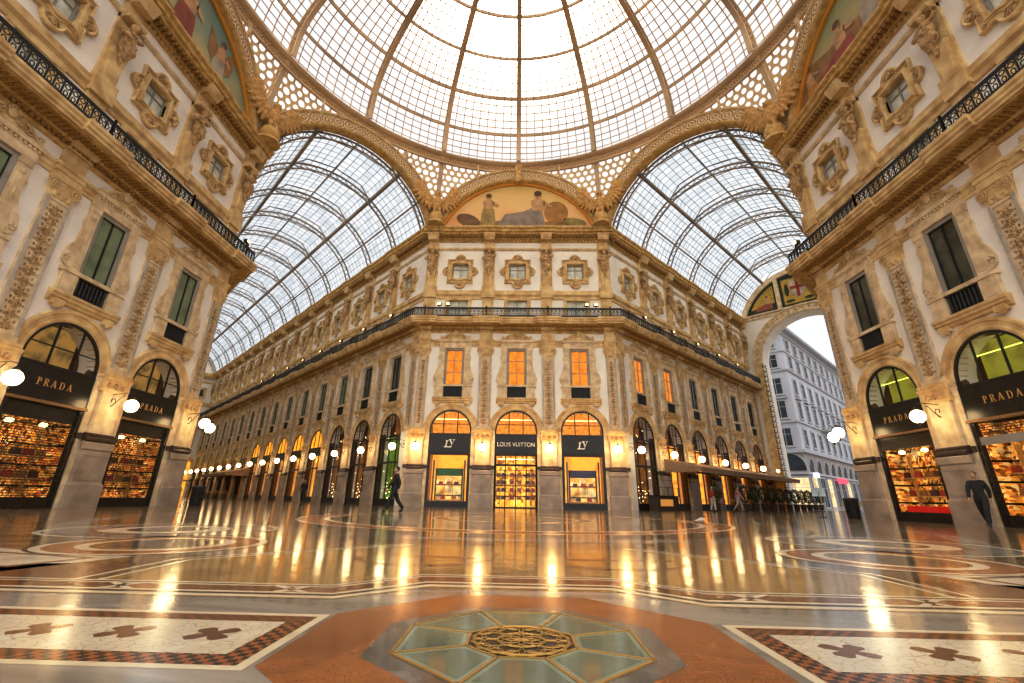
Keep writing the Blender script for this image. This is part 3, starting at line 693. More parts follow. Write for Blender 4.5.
def sans(txt, h, mat, parent, y, z, track=1.0):
    cu = bpy.data.curves.new('t', 'FONT'); cu.body = txt; cu.size = h * 1.38; cu.align_x = 'CENTER'; cu.extrude = .012; cu.space_character = track; cu.offset = 0
    o = bpy.data.objects.new('t', cu); COL.objects.link(o); bpy.context.view_layer.update(); me = mesh_of(o); bpy.data.objects.remove(o)
    me.transform(Matrix.Translation((0, y, z - h / 2)) @ Matrix.Rotation(pi / 2, 4, 'X')); me.materials.clear(); me.materials.append(mat)
    xs = [v.co.x for v in me.vertices]; k = 2.62 / (max(xs) - min(xs)); me.transform(Matrix.Diagonal((k, 1, 1, 1)))
    n = bpy.data.objects.new('lettering', me); COL.objects.link(n); n.parent = parent; return n
def monogram(h, mat, parent, y, z):
    mb = MB()
    def poly(p): mb.prism([(a * h, b * h) for a, b in p], -.03, 0)
    # slanted L, low and left
    poly([(-.56, -.5), (-.40, -.5), (-.24, .36), (-.40, .36)]); poly([(-.52, .31), (-.14, .31), (-.14, .38), (-.52, .38)]); poly([(-.70, -.52), (.22, -.52), (.22, -.38), (-.70, -.38)]); poly([(.14, -.40), (.22, -.40), (.27, -.2), (.20, -.2)])
    # V crossing it, high and right
    poly([(-.06, .52), (.14, .52), (.34, -.06), (.26, -.22)]); poly([(.26, -.22), (.34, -.06), (.62, .52), (.53, .52)]); poly([(-.14, .46), (.24, .46), (.24, .53), (-.14, .53)]); poly([(.38, .45), (.70, .45), (.70, .51), (.38, .51)])
    mb.v = [(p[0] * 1.05, p[1] - .0, p[2]) for p in mb.v]
    mb.v = [(p[0], p[1] + y, p[2] + z) for p in mb.v]
    return mb.build('lettering', mat, parent)

# ------------------------------------------------------------------ shopfronts
def half_disc(r, cz, y0, y1, x0=None, n=20): return [(r * cos(pi * i / n), cz + r * sin(pi * i / n)) for i in range(n + 1)]
def make_shop(kind):
    r = empty('shopfront'); zs = 4.85 if kind != 'arc' else 4.95
    mb = MB().arch([(1.5, -.5), (1.5, .06), (1.56, .12), (1.62, .12), (1.66, .08), (1.80, .08), (1.84, .16), (1.95, .18), (1.99, .1), (2.0, 0)], 0, ZI, 0, pi, 28)
    mb.build('archivolt', M['stone'], r, True)
    
    # lunette
    pts = [(-1.5, zs), (-1.5, ZI)] + [(1.5 * cos(a), ZI + 1.5 * sin(a)) for a in [pi - pi * i / 20 for i in range(21)]] + [(1.5, zs)]
    lun = {'lv': 'shopglass', 'lvd': 'shopglass', 'prada_l': 'shopglass', 'prada_r': 'shopglass', 'prada_r1': 'shopglass', 'arcdark': 'shopglass', 'arcwarm': 'int_warm', 'arcdim': 'int_lun_dim', 'arccafe': 'shopglass', 'arcgreen': 'shopglass'}
    mb = MB(); mb.add([(p[0], .31, p[1]) for p in pts], [tuple(range(len(pts)))]); mb.build('lunette_pane', M[lun[kind]], r)
    mb = MB()
    for i in range(20):
        a, b2 = pi * i / 20, pi * (i + 1) / 20
        mb.bar((1.45 * cos(a), .27, ZI + 1.45 * sin(a)), (1.45 * cos(b2), .27, ZI + 1.45 * sin(b2)), .1, .08, (0, 1, 0))
    for x in (-.5, .5): mb.box(x - .03, x + .03, .24, .30, zs, ZI + 1.38)
    mb.box(-1.5, 1.5, .22, .32, zs - .04, zs + .06)
    if kind in ('prada_l', 'lvd', 'lv'): mb.box(-1.42, 1.42, .25, .29, 5.55, 5.59)
    if kind in ('arcdark', 'arcgreen', 'arccafe'): mb.box(-.02, .02, .25, .29, zs, 6.5); mb.box(-1.42, 1.42, .25, .29, 5.7, 5.74)
    for s in (-1, 1): mb.box(s * 1.46 - .05, s * 1.46 + .05, .2, .34, 0, ZI)
    mb.build('glazing_frame', M['iron'], r)
    ib = {'lv': 'int_lun', 'lvd': 'int_lun', 'prada_l': 'int_lun_dim', 'prada_r': 'int_lun_green', 'prada_r1': 'int_lun_green', 'arcdark': 'int_dim', 'arcwarm': 'int_warm', 'arcdim': 'int_dim', 'arccafe': 'int_dim', 'arcgreen': 'int_dim'}[kind]
    if kind not in ('arcwarm', 'arcdim'):
        mb = MB(); mb.box(-1.5, 1.5, 1.5, 1.52, zs, 6.7); mb.build('upper_interior', M[ib], r)
        mb = MB(); mb.box(-1.2, 1.2, .9, .96, 6.0, 6.03)
        if kind in ('lv', 'lvd'): mb.build('strip_light', M['ceil_glow'], r)
        elif kind in ('prada_r', 'prada_r1'): mb.build('strip_light', emit_once('strip_green', (.9, 1, .2), 1.5), r)
    if kind.startswith('lv') or kind.startswith('prada'):
        z0 = 3.58 if kind.startswith('lv') else 3.62
        mb = MB(); mb.box(-1.5, 1.5, .16, .28, z0, zs)
        for z in (z0 + .03, zs - .03): mb.box(-1.5, 1.5, .13, .16, z - .02, z + .02)
        mb.build('sign_panel', M['black'], r)
        if kind == 'lv': monogram(.54, M['silver'], r, .15, 4.2)
        elif kind == 'lvd': sans('LOUIS VUITTON', .30, M['silver'], r, .14, 4.2, 1.0)
        else: letters('PRADA', .26, M['gold'], r, .14, 4.25, .36)
        mb = MB(); mb.box(-1.5, 1.5, -.05 if kind.startswith('p') else .1, .3, z0 - .1, z0); mb.build('ledge', M['bronze'] if kind.startswith('p') else M['iron'], r)
        zt = z0 - .1
        mb = MB(); mb.box(-1.4, 1.4, .2, .3, 0, .38 if kind != 'lvd' else .06); mb.build('threshold', M['black'], r)
        mb = MB(); zb = .38 if kind != 'lvd' else .06
        if kind == 'lv':
            for s in (-1, 1):
                MB().box(s * 1.42 - .1, s * 1.42 + .1, .15, .3, 0, zt).build('frame_upright', M['black'], r); MB().box(s * 1.1 - .05, s * 1.1 + .05, .7, .8, zb, 3.1).build('inner_post', M['black'], r)
            for s in (-1, 1):
                mb = MB(); mb.box(s * 1.33 - .02, s * 1.33 + .02, .3, 1.2, zb, zt); mb.build('side_lining', M['int_side'], r)
            mb = MB(); mb.box(-1.3, 1.3, 1.2, 1.22, zb, zt); mb.build('interior', M['int_warm'], r)
            mb = MB(); mb.box(-.88, .88, 1.0, 1.12, zb + .1, 2.05); mb.build('backdrop', M['int_case'], r)
            mb = MB(); mb.box(-.95, .95, .95, 1.1, 2.05, 2.55)
            for s in (-1, 1): mb.box(s * .93 - .05, s * .93 + .05, .95, 1.1, zb + .05, 2.55)
            mb.build('blind', M['green'], r)
            mb = MB()
            for x in (-.3, .3): mb.box(x - .015, x + .015, .9, .95, zb + .1, 2.0)
            mb.box(-.88, .88, .8, .98, 1.38, 1.41); mb.box(-1.0, 1.0, .8, 1.1, zb, zb + .1); mb.build('shelf', M['int_side'], r)
        elif kind == 'lvd':
            for x in (-1.42, -.72, 0, .72, 1.42): mb.box(x - .035, x + .035, .2, .3, 0, zt)
            mb.box(-1.45, 1.45, .2, .3, 2.72, 2.82); mb.build('door_frame', M['iron'], r)
            mb = MB(); mb.box(-1.4, 1.4, 1.3, 1.32, .02, zt); mb.build('interior', M['int_lv'], r)
            mb = MB()
            for z in (.55, 1.05, 1.55, 2.05, 2.5): mb.box(-1.35, 1.35, 1.0, 1.28, z - .02, z + .02)
            for x in (-1.1, -.4, .4, 1.1): mb.box(x - .02, x + .02, 1.0, 1.28, 0, 2.6)
            mb.build('shelf', M['int_side'], r)
            mb = MB(); mb.box(-1.25, 1.25, .7, .76, 3.2, 3.25); mb.build('strip_light', M['ceil_glow'], r)
            mb = MB()
            for s in (-1, 1): mb.tube([(s * .12, .15, .9), (s * .12, .12, 1.0), (s * .12, .12, 1.5), (s * .12, .15, 1.6)], .02, 6)
            mb.build('door_handle', M['gold'], r)
        else:
            for s in (-1, 1): MB().box(s * 1.4 - .08, s * 1.4 + .08, .15, .34, 0, zt).build('frame_upright', M['black'], r)
            mb = MB(); mb.box(-1.34, 1.34, 1.0, 1.02, .3, zt); mb.build('interior', M['int_prada'], r)
            for s in (-1, 1):
                mb = MB(); mb.box(s * 1.3 - .02, s * 1.3 + .02, .36, 1.0, .3, zt); mb.build('side_lining', M['int_prada'], r)
            mb = MB()
            for z in (1.0, 1.75): mb.box(-1.25, 1.25, .68, .98, z - .02, z + .02)
            for x in (-.75, .75): mb.box(x - .04, x + .04, .8, .9, .3, 2.7)
            mb.tube([(-.75, .85, 2.2), (-.6, .85, 2.7), (0, .85, 2.95), (.6, .85, 2.7), (.75, .85, 2.2)], .04, 6)
            mb.build('shelf', M['gold'], r)
            mb = MB()
            for x in (-.7, .5): mb.ell((x, .6, 2.85), (.13, .13, .09), 10, 5)
            mb.build('ceiling_spot', M['ceil_glow'], r)
            def grille(z0, z1):
                g = MB(); g.add([(-1.34, .22, z0), (1.34, .22, z0), (1.34, .22, z1), (-1.34, .22, z1)], [(0, 1, 2, 3)], [(0, z0), (2.68, z0), (2.68, z1), (0, z1)]); return g
            if kind == 'prada_l': grille(.38, zt).build('roller_grille', M['grille'], r); MB().box(-1.34, 1.34, .34, .4, 2.98, zt).build('dark_header', M['pot'], r)
            elif kind == 'prada_r1':
                MB().box(-1.34, 1.34, .18, .26, 2.95, zt).build('header_panel', M['black'], r); MB().box(-1.25, 1.25, .6, 1.2, .3, .62).build('red_plinth', emit_once('red_plinth', (.55, .02, .01), .8), r)
            else:
                grille(3.0, zt).build('roller_grille', M['grille'], r)
                mb = MB(); mb.box(-1.34, 1.34, .18, .26, 2.72, 3.0); mb.build('shutter_box', M['reveal'], r)
        mb = MB(); mb.add([(-1.34, .31, zb), (1.34, .31, zb), (1.34, .31, zt), (-1.34, .31, zt)], [(0, 1, 2, 3)]); mb.build('glass', M['shopglass'], r)
    else:
        # arcade shopfronts
        inr = {'arcdark': 'int_dim', 'arcwarm': 'int_warm', 'arcdim': 'int_dim', 'arccafe': 'int_cafe', 'arcgreen': 'int_lights'}[kind]
        if kind in ('arcwarm', 'arcdim'):
            mb = MB(); mb.box(-1.5, 1.5, .1, .26, 4.1, zs); mb.build('sign_panel', M['black'], r)
        mb = MB(); mb.box(-1.45, 1.45, 1.0, 1.02, .1, 4.95); mb.build('interior', M[inr], r)
        mb = MB()
        for x in (-1.0, 0, 1.0): mb.box(x - .04, x + .04, .22, .3, 0, zs)
        mb.box(-1.5, 1.5, .2, .3, 2.9, 3.05); mb.box(-1.5, 1.5, .2, .3, 0, .45); mb.build('door_frame', M['iron'], r)
        mb = MB(); mb.add([(-1.45, .31, .1), (1.45, .31, .1), (1.45, .31, zs), (-1.45, .31, zs)], [(0, 1, 2, 3)]); mb.build('glass', M['shopglass'], r)
        if kind in ('arcdark', 'arcgreen'):
            mb = MB(); rd = random.Random(5)
            for i in range(34): mb.ell((rd.uniform(-1.3, 1.3), .7, rd.choice((rd.uniform(.4, 1.6), rd.uniform(.5, 6.0)))), (.035, .035, .035), 6, 4)
            mb.build('fairy_lights', M['ceil_glow'], r)
    for c in kids(r):
        if c.name.split('.')[0] not in ('archivolt', 'keystone'):
            for v in c.data.vertices: v.co.y -= .24
    mb = MB(); mb.add([(-1.49, .4, 0), (1.49, .4, 0), (1.49, .4, 6.55), (-1.49, .4, 6.55), (-1.62, 1.7, 0), (1.62, 1.7, 0), (1.62, 1.7, 6.7), (-1.62, 1.7, 6.7), (-1.5, .06, 0), (1.5, .06, 0), (1.5, .06, 4.9), (-1.5, .06, 4.9)], [(4, 5, 6, 7), (0, 1, 5, 4), (3, 2, 6, 7), (0, 3, 7, 4), (1, 2, 6, 5), (8, 0, 3, 11), (9, 1, 2, 10)])
    if kind != 'arcwarm': mb.box(-1.5, 1.5, .3, 1.3, zs - .12, zs - .08)
    mb.build('room_lining', M['lining'], r)
    return r
_em = {}
def emit_once(n, c, s):
    if n not in _em: _em[n] = emit(n, c, s)
    return _em[n]
M['int_case'] = goods_mat('lit_case', [(1, .6, .22), (1, .54, .16), (.95, .42, .09), (1, .68, .30)], 1.2, 3)
M['int_cafe'] = emit('cafe_interior', (1, .38, .05), 1.5, .7, 2.2, (.05, .02, .005))
M['int_lights'] = emit('green_lit_interior', (.16, .28, .03), .8, .6, 1.8, (.12, .03, .01))
P_s = {}
def shop(kind):
    if kind not in P_s: P_s[kind] = Proto(fwd(make_shop(kind)))
    return P_s[kind].get()

SHOPLAB = {('front', -1): 'black and gold boutique window with a white monogram and a green blind', ('front', 0): 'lit boutique entrance under the LOUIS VUITTON sign in the facing wall', ('front', 1): 'black and gold boutique window with a white monogram and a violet blind',
           ('left', 1): 'PRADA shopfront with a roller grille, nearest the arcade on the left building', ('left', 0): 'PRADA shopfront with a roller grille, in the middle of the left building', ('left', -1): 'PRADA shopfront at the near end of the left building',
           ('right', -1): 'PRADA shopfront with a red lit display, nearest the arcade on the right building', ('right', 0): 'PRADA shopfront with a half raised shutter, in the middle of the right building', ('right', 1): 'PRADA shopfront at the near end of the right building'}
nwin = 0
for face, x in BAYS:
    k = round(x / B) if face not in ('larc', 'rarc') else round((abs(x) - 2.95) / B)
    if face == 'front': kind = 'lvd' if k == 0 else 'lv'
    elif face == 'left': kind = 'prada_l'
    elif face == 'right': kind = 'prada_r1' if k == -1 else 'prada_r'
    elif face == 'larc': kind = ['arcgreen', 'arcdark', 'arcdark'][k] if k < 3 else ('arcwarm' if k < 8 else 'arcdim')
    else: kind = 'arccafe' if k else 'arcdark'
    s = shop(kind)
    put(s, face, x); s.name = 'shopfront'
    if (face, k) in SHOPLAB: lab = SHOPLAB[(face, k)]
    else: lab = '%s arched shopfront, %s' % ({'arcgreen': 'green lit', 'arcdark': 'dark glazed', 'arcwarm': 'warm lit', 'arcdim': 'dim', 'arccafe': 'amber lit cafe'}[kind], where(face, x))
    tag(s, lab, 'shopfront', 'arched shopfronts', 'thing')
    if face == 'front' and k == 1:
        for c in kids(s):
            if c.name.startswith('blind'): c.data = c.data.copy(); c.data.materials[0] = M['purple']
    wk = 'warm' if face == 'front' or (face == 'rarc' and k < 2) else ('green' if face == 'left' or (face == 'larc' and k > 1) else 'dark')
    struct(put(P_w[wk].get(), face, x), 'window')
    struct(put(P_at.get(), face, x), 'window'); struct(put(P_up.get(), face, x), 'window')
for face, x in PIERS + CORN:
    cn = (face, x) in CORN
    w = where(face, x, True) if not (cn and face in ('larc', 'rarc', 'lback', 'rback')) else 'at the %s octagon corner of the %s arcade' % ('far' if face[1:] == 'arc' else 'near', 'left' if face[0] == 'l' else 'right')
    if cn and face in ('larc', 'rarc', 'lback', 'rback'):
        p = P_cpil.get(); put(p, face, x); tag(p, 'tall carved pilaster ' + w, 'pilaster', 'carved pilasters', 'thing'); continue
    p = (P_cpier if cn else P_pier).get(); put(p, face, x); tag(p, 'marble and golden stone pier ' + w, 'pier', 'shopfront piers', 'thing')
    p = (P_cpil if cn else P_pil).get(); put(p, face, x); tag(p, 'tall carved pilaster ' + w, 'pilaster', 'carved pilasters', 'thing')
    p = P_herm.get(); put(p, face, x); tag(p, 'carved bearded herm statue ' + w, 'statue', 'herm statues above the balcony', 'thing')
for p in list(P_s.values()) + list(P_w.values()) + [P_at, P_up, P_pier, P_cpier, P_pil, P_cpil, P_herm]: p.drop()

# ------------------------------------------------------------------ balcony railings
def rail_mesh(Ln):
    mb = MB(); y = 0
    for z in (13.52, 13.6, 14.16, 14.24): mb.box(-Ln / 2, Ln / 2, -.025, .025, z - .03, z + .03)
    n = max(2, round(Ln / .29)); st = Ln / n
    for i in range(n + 1):
        x = -Ln / 2 + i * st; mb.box(x - .024, x + .024, -.02, .02, 13.5, 14.24)
        if i < n:
            c = x + st / 2
            mb.tube([(c + .09 * cos(a), 0, 13.99 + .09 * sin(a)) for a in [j * pi / 4 for j in range(8)]], .024, 4, closed=True)
            mb.tube([(c + .07 * cos(a), 0, 13.73 + .1 * sin(a)) for a in [j * pi / 4 for j in range(8)]], .022, 4, closed=True)
    for s in ([-1, 1] if Ln > 2 else []):
        c = s * Ln / 2; mb.box(c - .04, c + .04, -.04, .04, 13.5, 14.32); mb.ell((c, 0, 14.36), (.06, .06, .06), 6, 4)
    return mb
RM = {}
def rail_piece(face, root, x, Ln, y, name='railing_panel'):
    key = (round(Ln, 3))
    if key not in RM: RM[key] = rail_mesh(Ln).mesh('railing_panel', M['iron'])
    o = bpy.data.objects.new(name, RM[key]); COL.objects.link(o); o.parent = root; o.location = (x, y, 0)
RL = {'front': 'black iron scrollwork balcony railing on the facing wall', 'left': 'black iron scrollwork balcony railing on the left building', 'right': 'black iron scrollwork balcony railing on the right building', 'larc': 'black iron balcony railing running down the left arcade', 'rarc': 'black iron balcony railing running down the right arcade'}
for f in EXT:
    root = empty('balcony_railing'); put(root, f, 0); tag(root, RL[f], 'railing', 'iron balcony railings', 'thing'); e = OD - .08
    if f in ('front', 'left', 'right'):
        for k in (-1, 0, 1): rail_piece(f, root, k * B, B, -e)
        d = HW + e * T - 1.5 * B
        for s in (-1, 1): rail_piece(f, root, s * (1.5 * B + d / 2), d, -e)
    else:
        sg = -1 if f == 'larc' else 1; n = NL if f == 'larc' else NR
        for k in range(n): rail_piece(f, root, sg * (2.95 + B * k), B, -e)
        d = .6 + e * T; rail_piece(f, root, sg * (.6 - d / 2), d, -e)
# floodlights on the balcony
def make_flood():
    r = empty('floodlight'); mb = MB(); mb.box(-.16, .16, -.1, .12, 14.42, 14.62); mb.box(-.02, .02, -.02, .02, 14.25, 14.42); mb.build('housing', M['iron'], r)
    mb = MB(); mb.box(-.13, .13, -.12, -.1, 14.44, 14.60); mb.build('lens', emit_once('flood_lens', (1, .75, .35), 2.5), r); return r
P_f = Proto(make_flood())
for f, x, lab in [('front', -6.0, 'black floodlight on the balcony rail, left end of the facing wall'), ('front', -5.3, 'second black floodlight on the balcony rail from the left end of the facing wall'), ('front', 5.3, 'second black floodlight on the balcony rail from the right end of the facing wall'), ('front', 6.0, 'black floodlight on the balcony rail, right end of the facing wall'), ('left', 6.9, 'black floodlight on the balcony corner of the left building'), ('right', -6.9, 'black floodlight on the balcony corner of the right building')] + \
        [('larc', -(2.95 + B * k), 'balcony floodlight %s' % where('larc', -(2.95 + B * k))) for k in range(0, 8)] + [('rarc', 2.95 + B * k, 'balcony floodlight %s' % where('rarc', 2.95 + B * k)) for k in range(0, 5)]:
    p = P_f.get(); put(p, f, x, -OD + .08); tag(p, lab, 'floodlight', 'balcony floodlights', 'thing')

# ------------------------------------------------------------------ globe lamps
LO = 1.4
def make_lamp():
    r = empty('globe_lamp'); z = 3.92
    MB().ell((0, -LO, z), (.25, .25, .25), 20, 12).build('globe', M['globe'], r, True)
    mb = MB(); mb.lathe([(.05, z + .22), (.11, z + .26), (.08, z + .31), (.02, z + .38)], 0, -LO, 10)
    mb.tube([(0, -.36, 4.38), (0, -.7, 4.42), (0, -1.1, 4.46), (0, -LO, 4.4), (0, -LO, z + .3)], .013, 5)
    mb.tube([(0, -.36, 3.95), (0, -.55, 3.9), (0, -.68, 4.05), (0, -.62, 4.22), (0, -.5, 4.2), (0, -.5, 4.08)], .02, 5)
    mb.tube([(0, -.68, 4.05), (0, -.85, 4.25), (0, -1.0, 4.42)], .014, 5)
    MB().lathe([(.02, z - .4), (.04, z - .35), (.03, z - .3), (.06, z - .24)], 0, -LO, 8).build('finial', M['iron'], r)
    mb.ell((0, -.38, 4.15), (.08, .04, .24), 8, 5)
    mb.build('bracket', M['iron'], r, True)
    return r
P_l = Proto(make_lamp()); LIGHTS = []
for face, x in PIERS + CORN:
    if face in ('lback', 'rback'): continue
    if face in ('left',) and x == -7.04 or face == 'right' and x == 7.04: continue
    cn = (face, x) in CORN
    if cn and face in ('larc', 'rarc'): w = 'on the arcade side of the octagon corner, %s arcade' % ('left' if face == 'larc' else 'right'); x = -.6 if face == 'larc' else .6
    else: w = where(face, x, True)
    p = P_l.get(); put(p, face, x, 0 if face not in ('front',) else .5); tag(p, 'glowing globe lamp ' + w, 'wall lamp', 'globe wall lamps', 'thing')
    LIGHTS.append((face, x))
for sx in (-1, 1):   # far side of each corner building, seen beside its corner lamp
    p = P_l.get(); a = sx * 3 * pi / 4; nx, ny = -sx * -S2, S2
    ox = sx * (R + .6 * S2); oy = HW + .6 * S2; p.location = (ox, oy, 0); p.rotation_euler = (0, 0, atan2(-(-S2 * sx), S2) if False else (-3 * pi / 4 if sx > 0 else 3 * pi / 4))
    tag(p, 'second glowing globe lamp on the arcade side of the %s building corner' % ('right' if sx > 0 else 'left'), 'wall lamp', 'globe wall lamps', 'thing')
def point(loc, e, col, rad=.22, n='lamp_light'):
    l = bpy.data.lights.new(n, 'POINT'); l.energy = e; l.color = col; l.shadow_soft_size = rad; o = bpy.data.objects.new(n, l); COL.objects.link(o); o.location = loc; return o
for face, x in LIGHTS:
    if face in ('larc', 'rarc') and abs(x) > 45: continue
    o = point((0, 0, 0), 42 if face == 'front' else 105, (1.0, .46, .12)); put(o, face, x, -LO - .0, 3.92)

# ------------------------------------------------------------------ great arches, mosaics, pendentives
FR['larm'] = ((-(R + HW) / 2, (R + HW) / 2), pi / 4); FR['rarm'] = (((R + HW) / 2, (R + HW) / 2), -pi / 4)
WL = (R - HW) * S2
A0 = math.asin((21.8 - ZV) / RV)
AL = {'front': 'above the facing wall', 'left': 'above the left building', 'right': 'above the right building', 'larm': 'spanning the mouth of the left arcade', 'rarm': 'spanning the mouth of the right arcade'}
for f in AL:
    root = empty('great_arch'); put(root, f, 0); tag(root, 'great carved arch with rosettes ' + AL[f], 'arch', 'great arches under the dome', 'thing')
    a0 = math.asin(1.85 / 7.6)
    MB().arch([(7.22, .30), (8.0, .30)], 0, ZV, a0, pi - a0, 64, True).build('rosette_band', M['archband'], root)
    MB().arch([(7.0, -.4), (7.0, .22), (7.06, .32), (7.16, .36), (7.22, .32), (7.22, .26), (7.22, -.4)], 0, ZV, a0, pi - a0, 64).build('inner_moulding', M['ochre'], root, True)
    MB().arch([(8.0, -.4), (8.0, .34), (8.08, .4), (8.2, .38), (8.22, .1), (8.22, -.4)], 0, ZV, a0, pi - a0, 64).build('outer_moulding', M['stone'], root, True)
    if f in ('front', 'left', 'right'):
        mb = MB(); mb.frustum(0, -.36, 26.7, 28.3, .22, .2, .3, .3); mb.ell((0, -.5, 27.6), (.2, .15, .35), 8, 6); mb.build('keystone', M['ochre'], root)
# mosaics in the lunettes
def blob(pts, y): return MB().prism(pts, y, y + .02)
def ellp(cx, cz, rx, rz, n=14, rot=0): return [(cx + rx * cos(a) * cos(rot) - rz * sin(a) * sin(rot), cz + rx * cos(a) * sin(rot) + rz * sin(a) * cos(rot)) for a in [2 * pi * i / n for i in range(n)]]
MC = {}
def mcol(n, c):
    if n not in MC: MC[n] = pbr('mosaic_' + n, c, .7, var=.16, scale=1.6)
    return MC[n]
def fig(root, cx, cz, s, robe, y, lean=0, seated=False):
    """draped allegorical figure in flat mosaic"""
    mb = MB()
    if seated: mb.prism([(cx - 1.5 * s, cz), (cx + .9 * s, cz), (cx + .75 * s, cz + .8 * s), (cx + .3 * s, cz + 1.1 * s), (cx - .2 * s, cz + .85 * s), (cx - 1.1 * s, cz + .7 * s)], y, y + .02)
    else: mb.prism([(cx - .5 * s, cz), (cx + .5 * s, cz), (cx + .42 * s, cz + 1.0 * s), (cx + .28 * s, cz + 1.5 * s), (cx - .28 * s, cz + 1.5 * s), (cx - .42 * s, cz + 1.0 * s)], y, y + .02)
    mb.build('draped_robe', robe, root)
    b = cz + (1.0 if seated else 1.4) * s; cx2 = cx + (.25 * s if seated else 0) + lean
    mb = MB(); mb.prism([(cx2 - .28 * s, b - .1 * s), (cx2 + .28 * s, b - .1 * s), (cx2 + .34 * s, b + .5 * s), (cx2 + .1 * s, b + .62 * s), (cx2 - .1 * s, b + .62 * s), (cx2 - .34 * s, b + .5 * s)], y - .01, y + .01)
    mb.prism(ellp(cx2, b + .82 * s, .17 * s, .22 * s), y - .01, y + .01); mb.prism([(cx2 + .3 * s, b + .5 * s), (cx2 + .7 * s, b + .2 * s), (cx2 + .68 * s, b + .08 * s), (cx2 + .25 * s, b + .25 * s)], y - .01, y + .01)
    mb.build('figure', mcol('flesh', (.66, .42, .22)), root)
    MB().prism(ellp(cx2, b + .92 * s, .19 * s, .17 * s), y - .015, y - .012).build('hair', mcol('brown', (.22, .11, .05)), root)
for f, mat in (('front', 'mos_gold'), ('left', 'mos_green'), ('right', 'mos_olive')):
    root = empty('lunette_mosaic'); put(root, f, 0)
    tag(root, {'front': 'golden lunette mosaic of reclining harvest figures above the facing wall', 'left': 'green sky lunette mosaic with winged figure above the left building', 'right': 'olive lunette mosaic with red robed figures above the right building'}[f], 'mosaic', 'lunette mosaics', 'thing')
    y = .22; pts = [(-7.0 * cos(a), ZV + 7.0 * sin(a)) for a in [math.asin(1.9 / 7) + (pi - 2 * math.asin(1.9 / 7)) * i / 40 for i in range(41)]]
    MB().prism(pts, y, y + .1).build('sky_ground', M[mat], root)
    MB().arch([(6.82, -.2), (6.82, -.05), (6.9, 0), (7.0, 0)], 0, ZV, a0, pi - a0, 48).build('gilt_border', M['gilt'], root)
    g = mcol('earth', (.30, .17, .08)); g2 = mcol('umber', (.42, .24, .10))
    if f == 'front':
        MB().prism([(-5.2, 22.2), (5.8, 22.2), (5.2, 22.75), (3.4, 23.1), (2.0, 22.9), (-1, 23.1), (-3.2, 22.95), (-4.4, 23.1)], y - .01, y).build('earth_bank', g2, root)
        fig(root, .8, 22.5, 1.75, mcol('slate', (.38, .31, .26)), y - .05, .5, True)
        fig(root, -2.6, 22.5, 1.35, mcol('khaki', (.45, .33, .12)), y - .05)
        MB().prism(ellp(3.3, 23.9, 1.05, 1.15), y - .04, y - .03).build('wheat_sheaf', mcol('wheat', (.50, .28, .08)), root)
        MB().prism(ellp(-4.3, 23.1, 1.1, .6, rot=-.4), y - .04, y - .03).build('fallen_sheaf', g, root)
        MB().prism(ellp(4.9, 22.95, 1.0, .4, rot=-.2), y - .04, y - .03).build('ploughed_mound', mcol('moss', (.42, .32, .12)), root)
    elif f == 'left':
        MB().prism([(-6.4, 22.2), (6.6, 22.2), (5.6, 22.7), (3.4, 23.2), (1.0, 23.2), (-2, 23.8), (-5, 23.4)], y - .01, y).build('earth_bank', g, root)
        fig(root, 2.9, 22.6, 1.2, mcol('white', (.55, .48, .38)), y - .05)
        for s in (-1, 1): MB().prism([(2.9 + s * .3, 24.9), (2.9 + s * 1.2, 26.0 - (s < 0) * .4), (2.9 + s * 1.0, 24.0), (2.9 + s * .5, 23.6)], y - .03, y - .02).build('wing', g2, root)
        fig(root, .1, 22.6, 1.5, mcol('crimson', (.42, .12, .08)), y - .05); fig(root, -2.6, 22.8, 1.3, mcol('slate', (.38, .31, .26)), y - .05)
    else:
        MB().prism([(-6.6, 22.2), (6.4, 22.2), (5, 23.2), (2.0, 23.2), (-1.0, 24.2), (-3.0, 24.6), (-4.6, 25.2), (-5.6, 24.2)], y - .01, y).build('rocky_bank', g2, root)
        fig(root, -2.3, 22.6, 1.4, mcol('crimson', (.42, .12, .08)), y - .05, 0, True); fig(root, -4.6, 22.4, 1.1, mcol('amber', (.60, .30, .08)), y - .05)
        fig(root, .2, 22.8, 1.6, mcol('white', (.55, .48, .38)), y - .05); fig(root, 2.8, 22.6, 1.3, mcol('slate', (.38, .31, .26)), y - .05)
# pendentives between arches and ring
ZR, RR = 29.0, 17.5
for f in AL:
    (ox, oy), th = FR[f]; d = hypot(ox, oy); base = atan2(ox, oy)
    lw = HW if f in ('front', 'left', 'right') else WL
    rows = 6; n = 40; loops = []
    for j in range(rows + 1):
        lp = []
        for i in range(n + 1):
            x = -lw + 2 * lw * i / n; z0 = ZV + sqrt(8.15 ** 2 - x * x); a = atan2(x, d)
            q = (x, 0, z0); p = (RR * sin(a), RR * cos(a) - d, ZR - .75); t = j / rows
            lp.append(tuple(q[k] * (1 - t) + p[k] * t for k in range(3)))
        loops.append(lp)
    mb = MB().rings(loops, False, False, lambda a, b2: (loops[a][min(b2, n)][0] + 20, loops[a][min(b2, n)][2]))
    o = mb.build('pierced_spandrel', M['lattice']); put(o, f, 0); tag(o, 'pierced iron spandrel plate ' + AL[f].replace('spanning', 'over'), 'spandrel', 'pierced spandrels under the dome', 'thing')
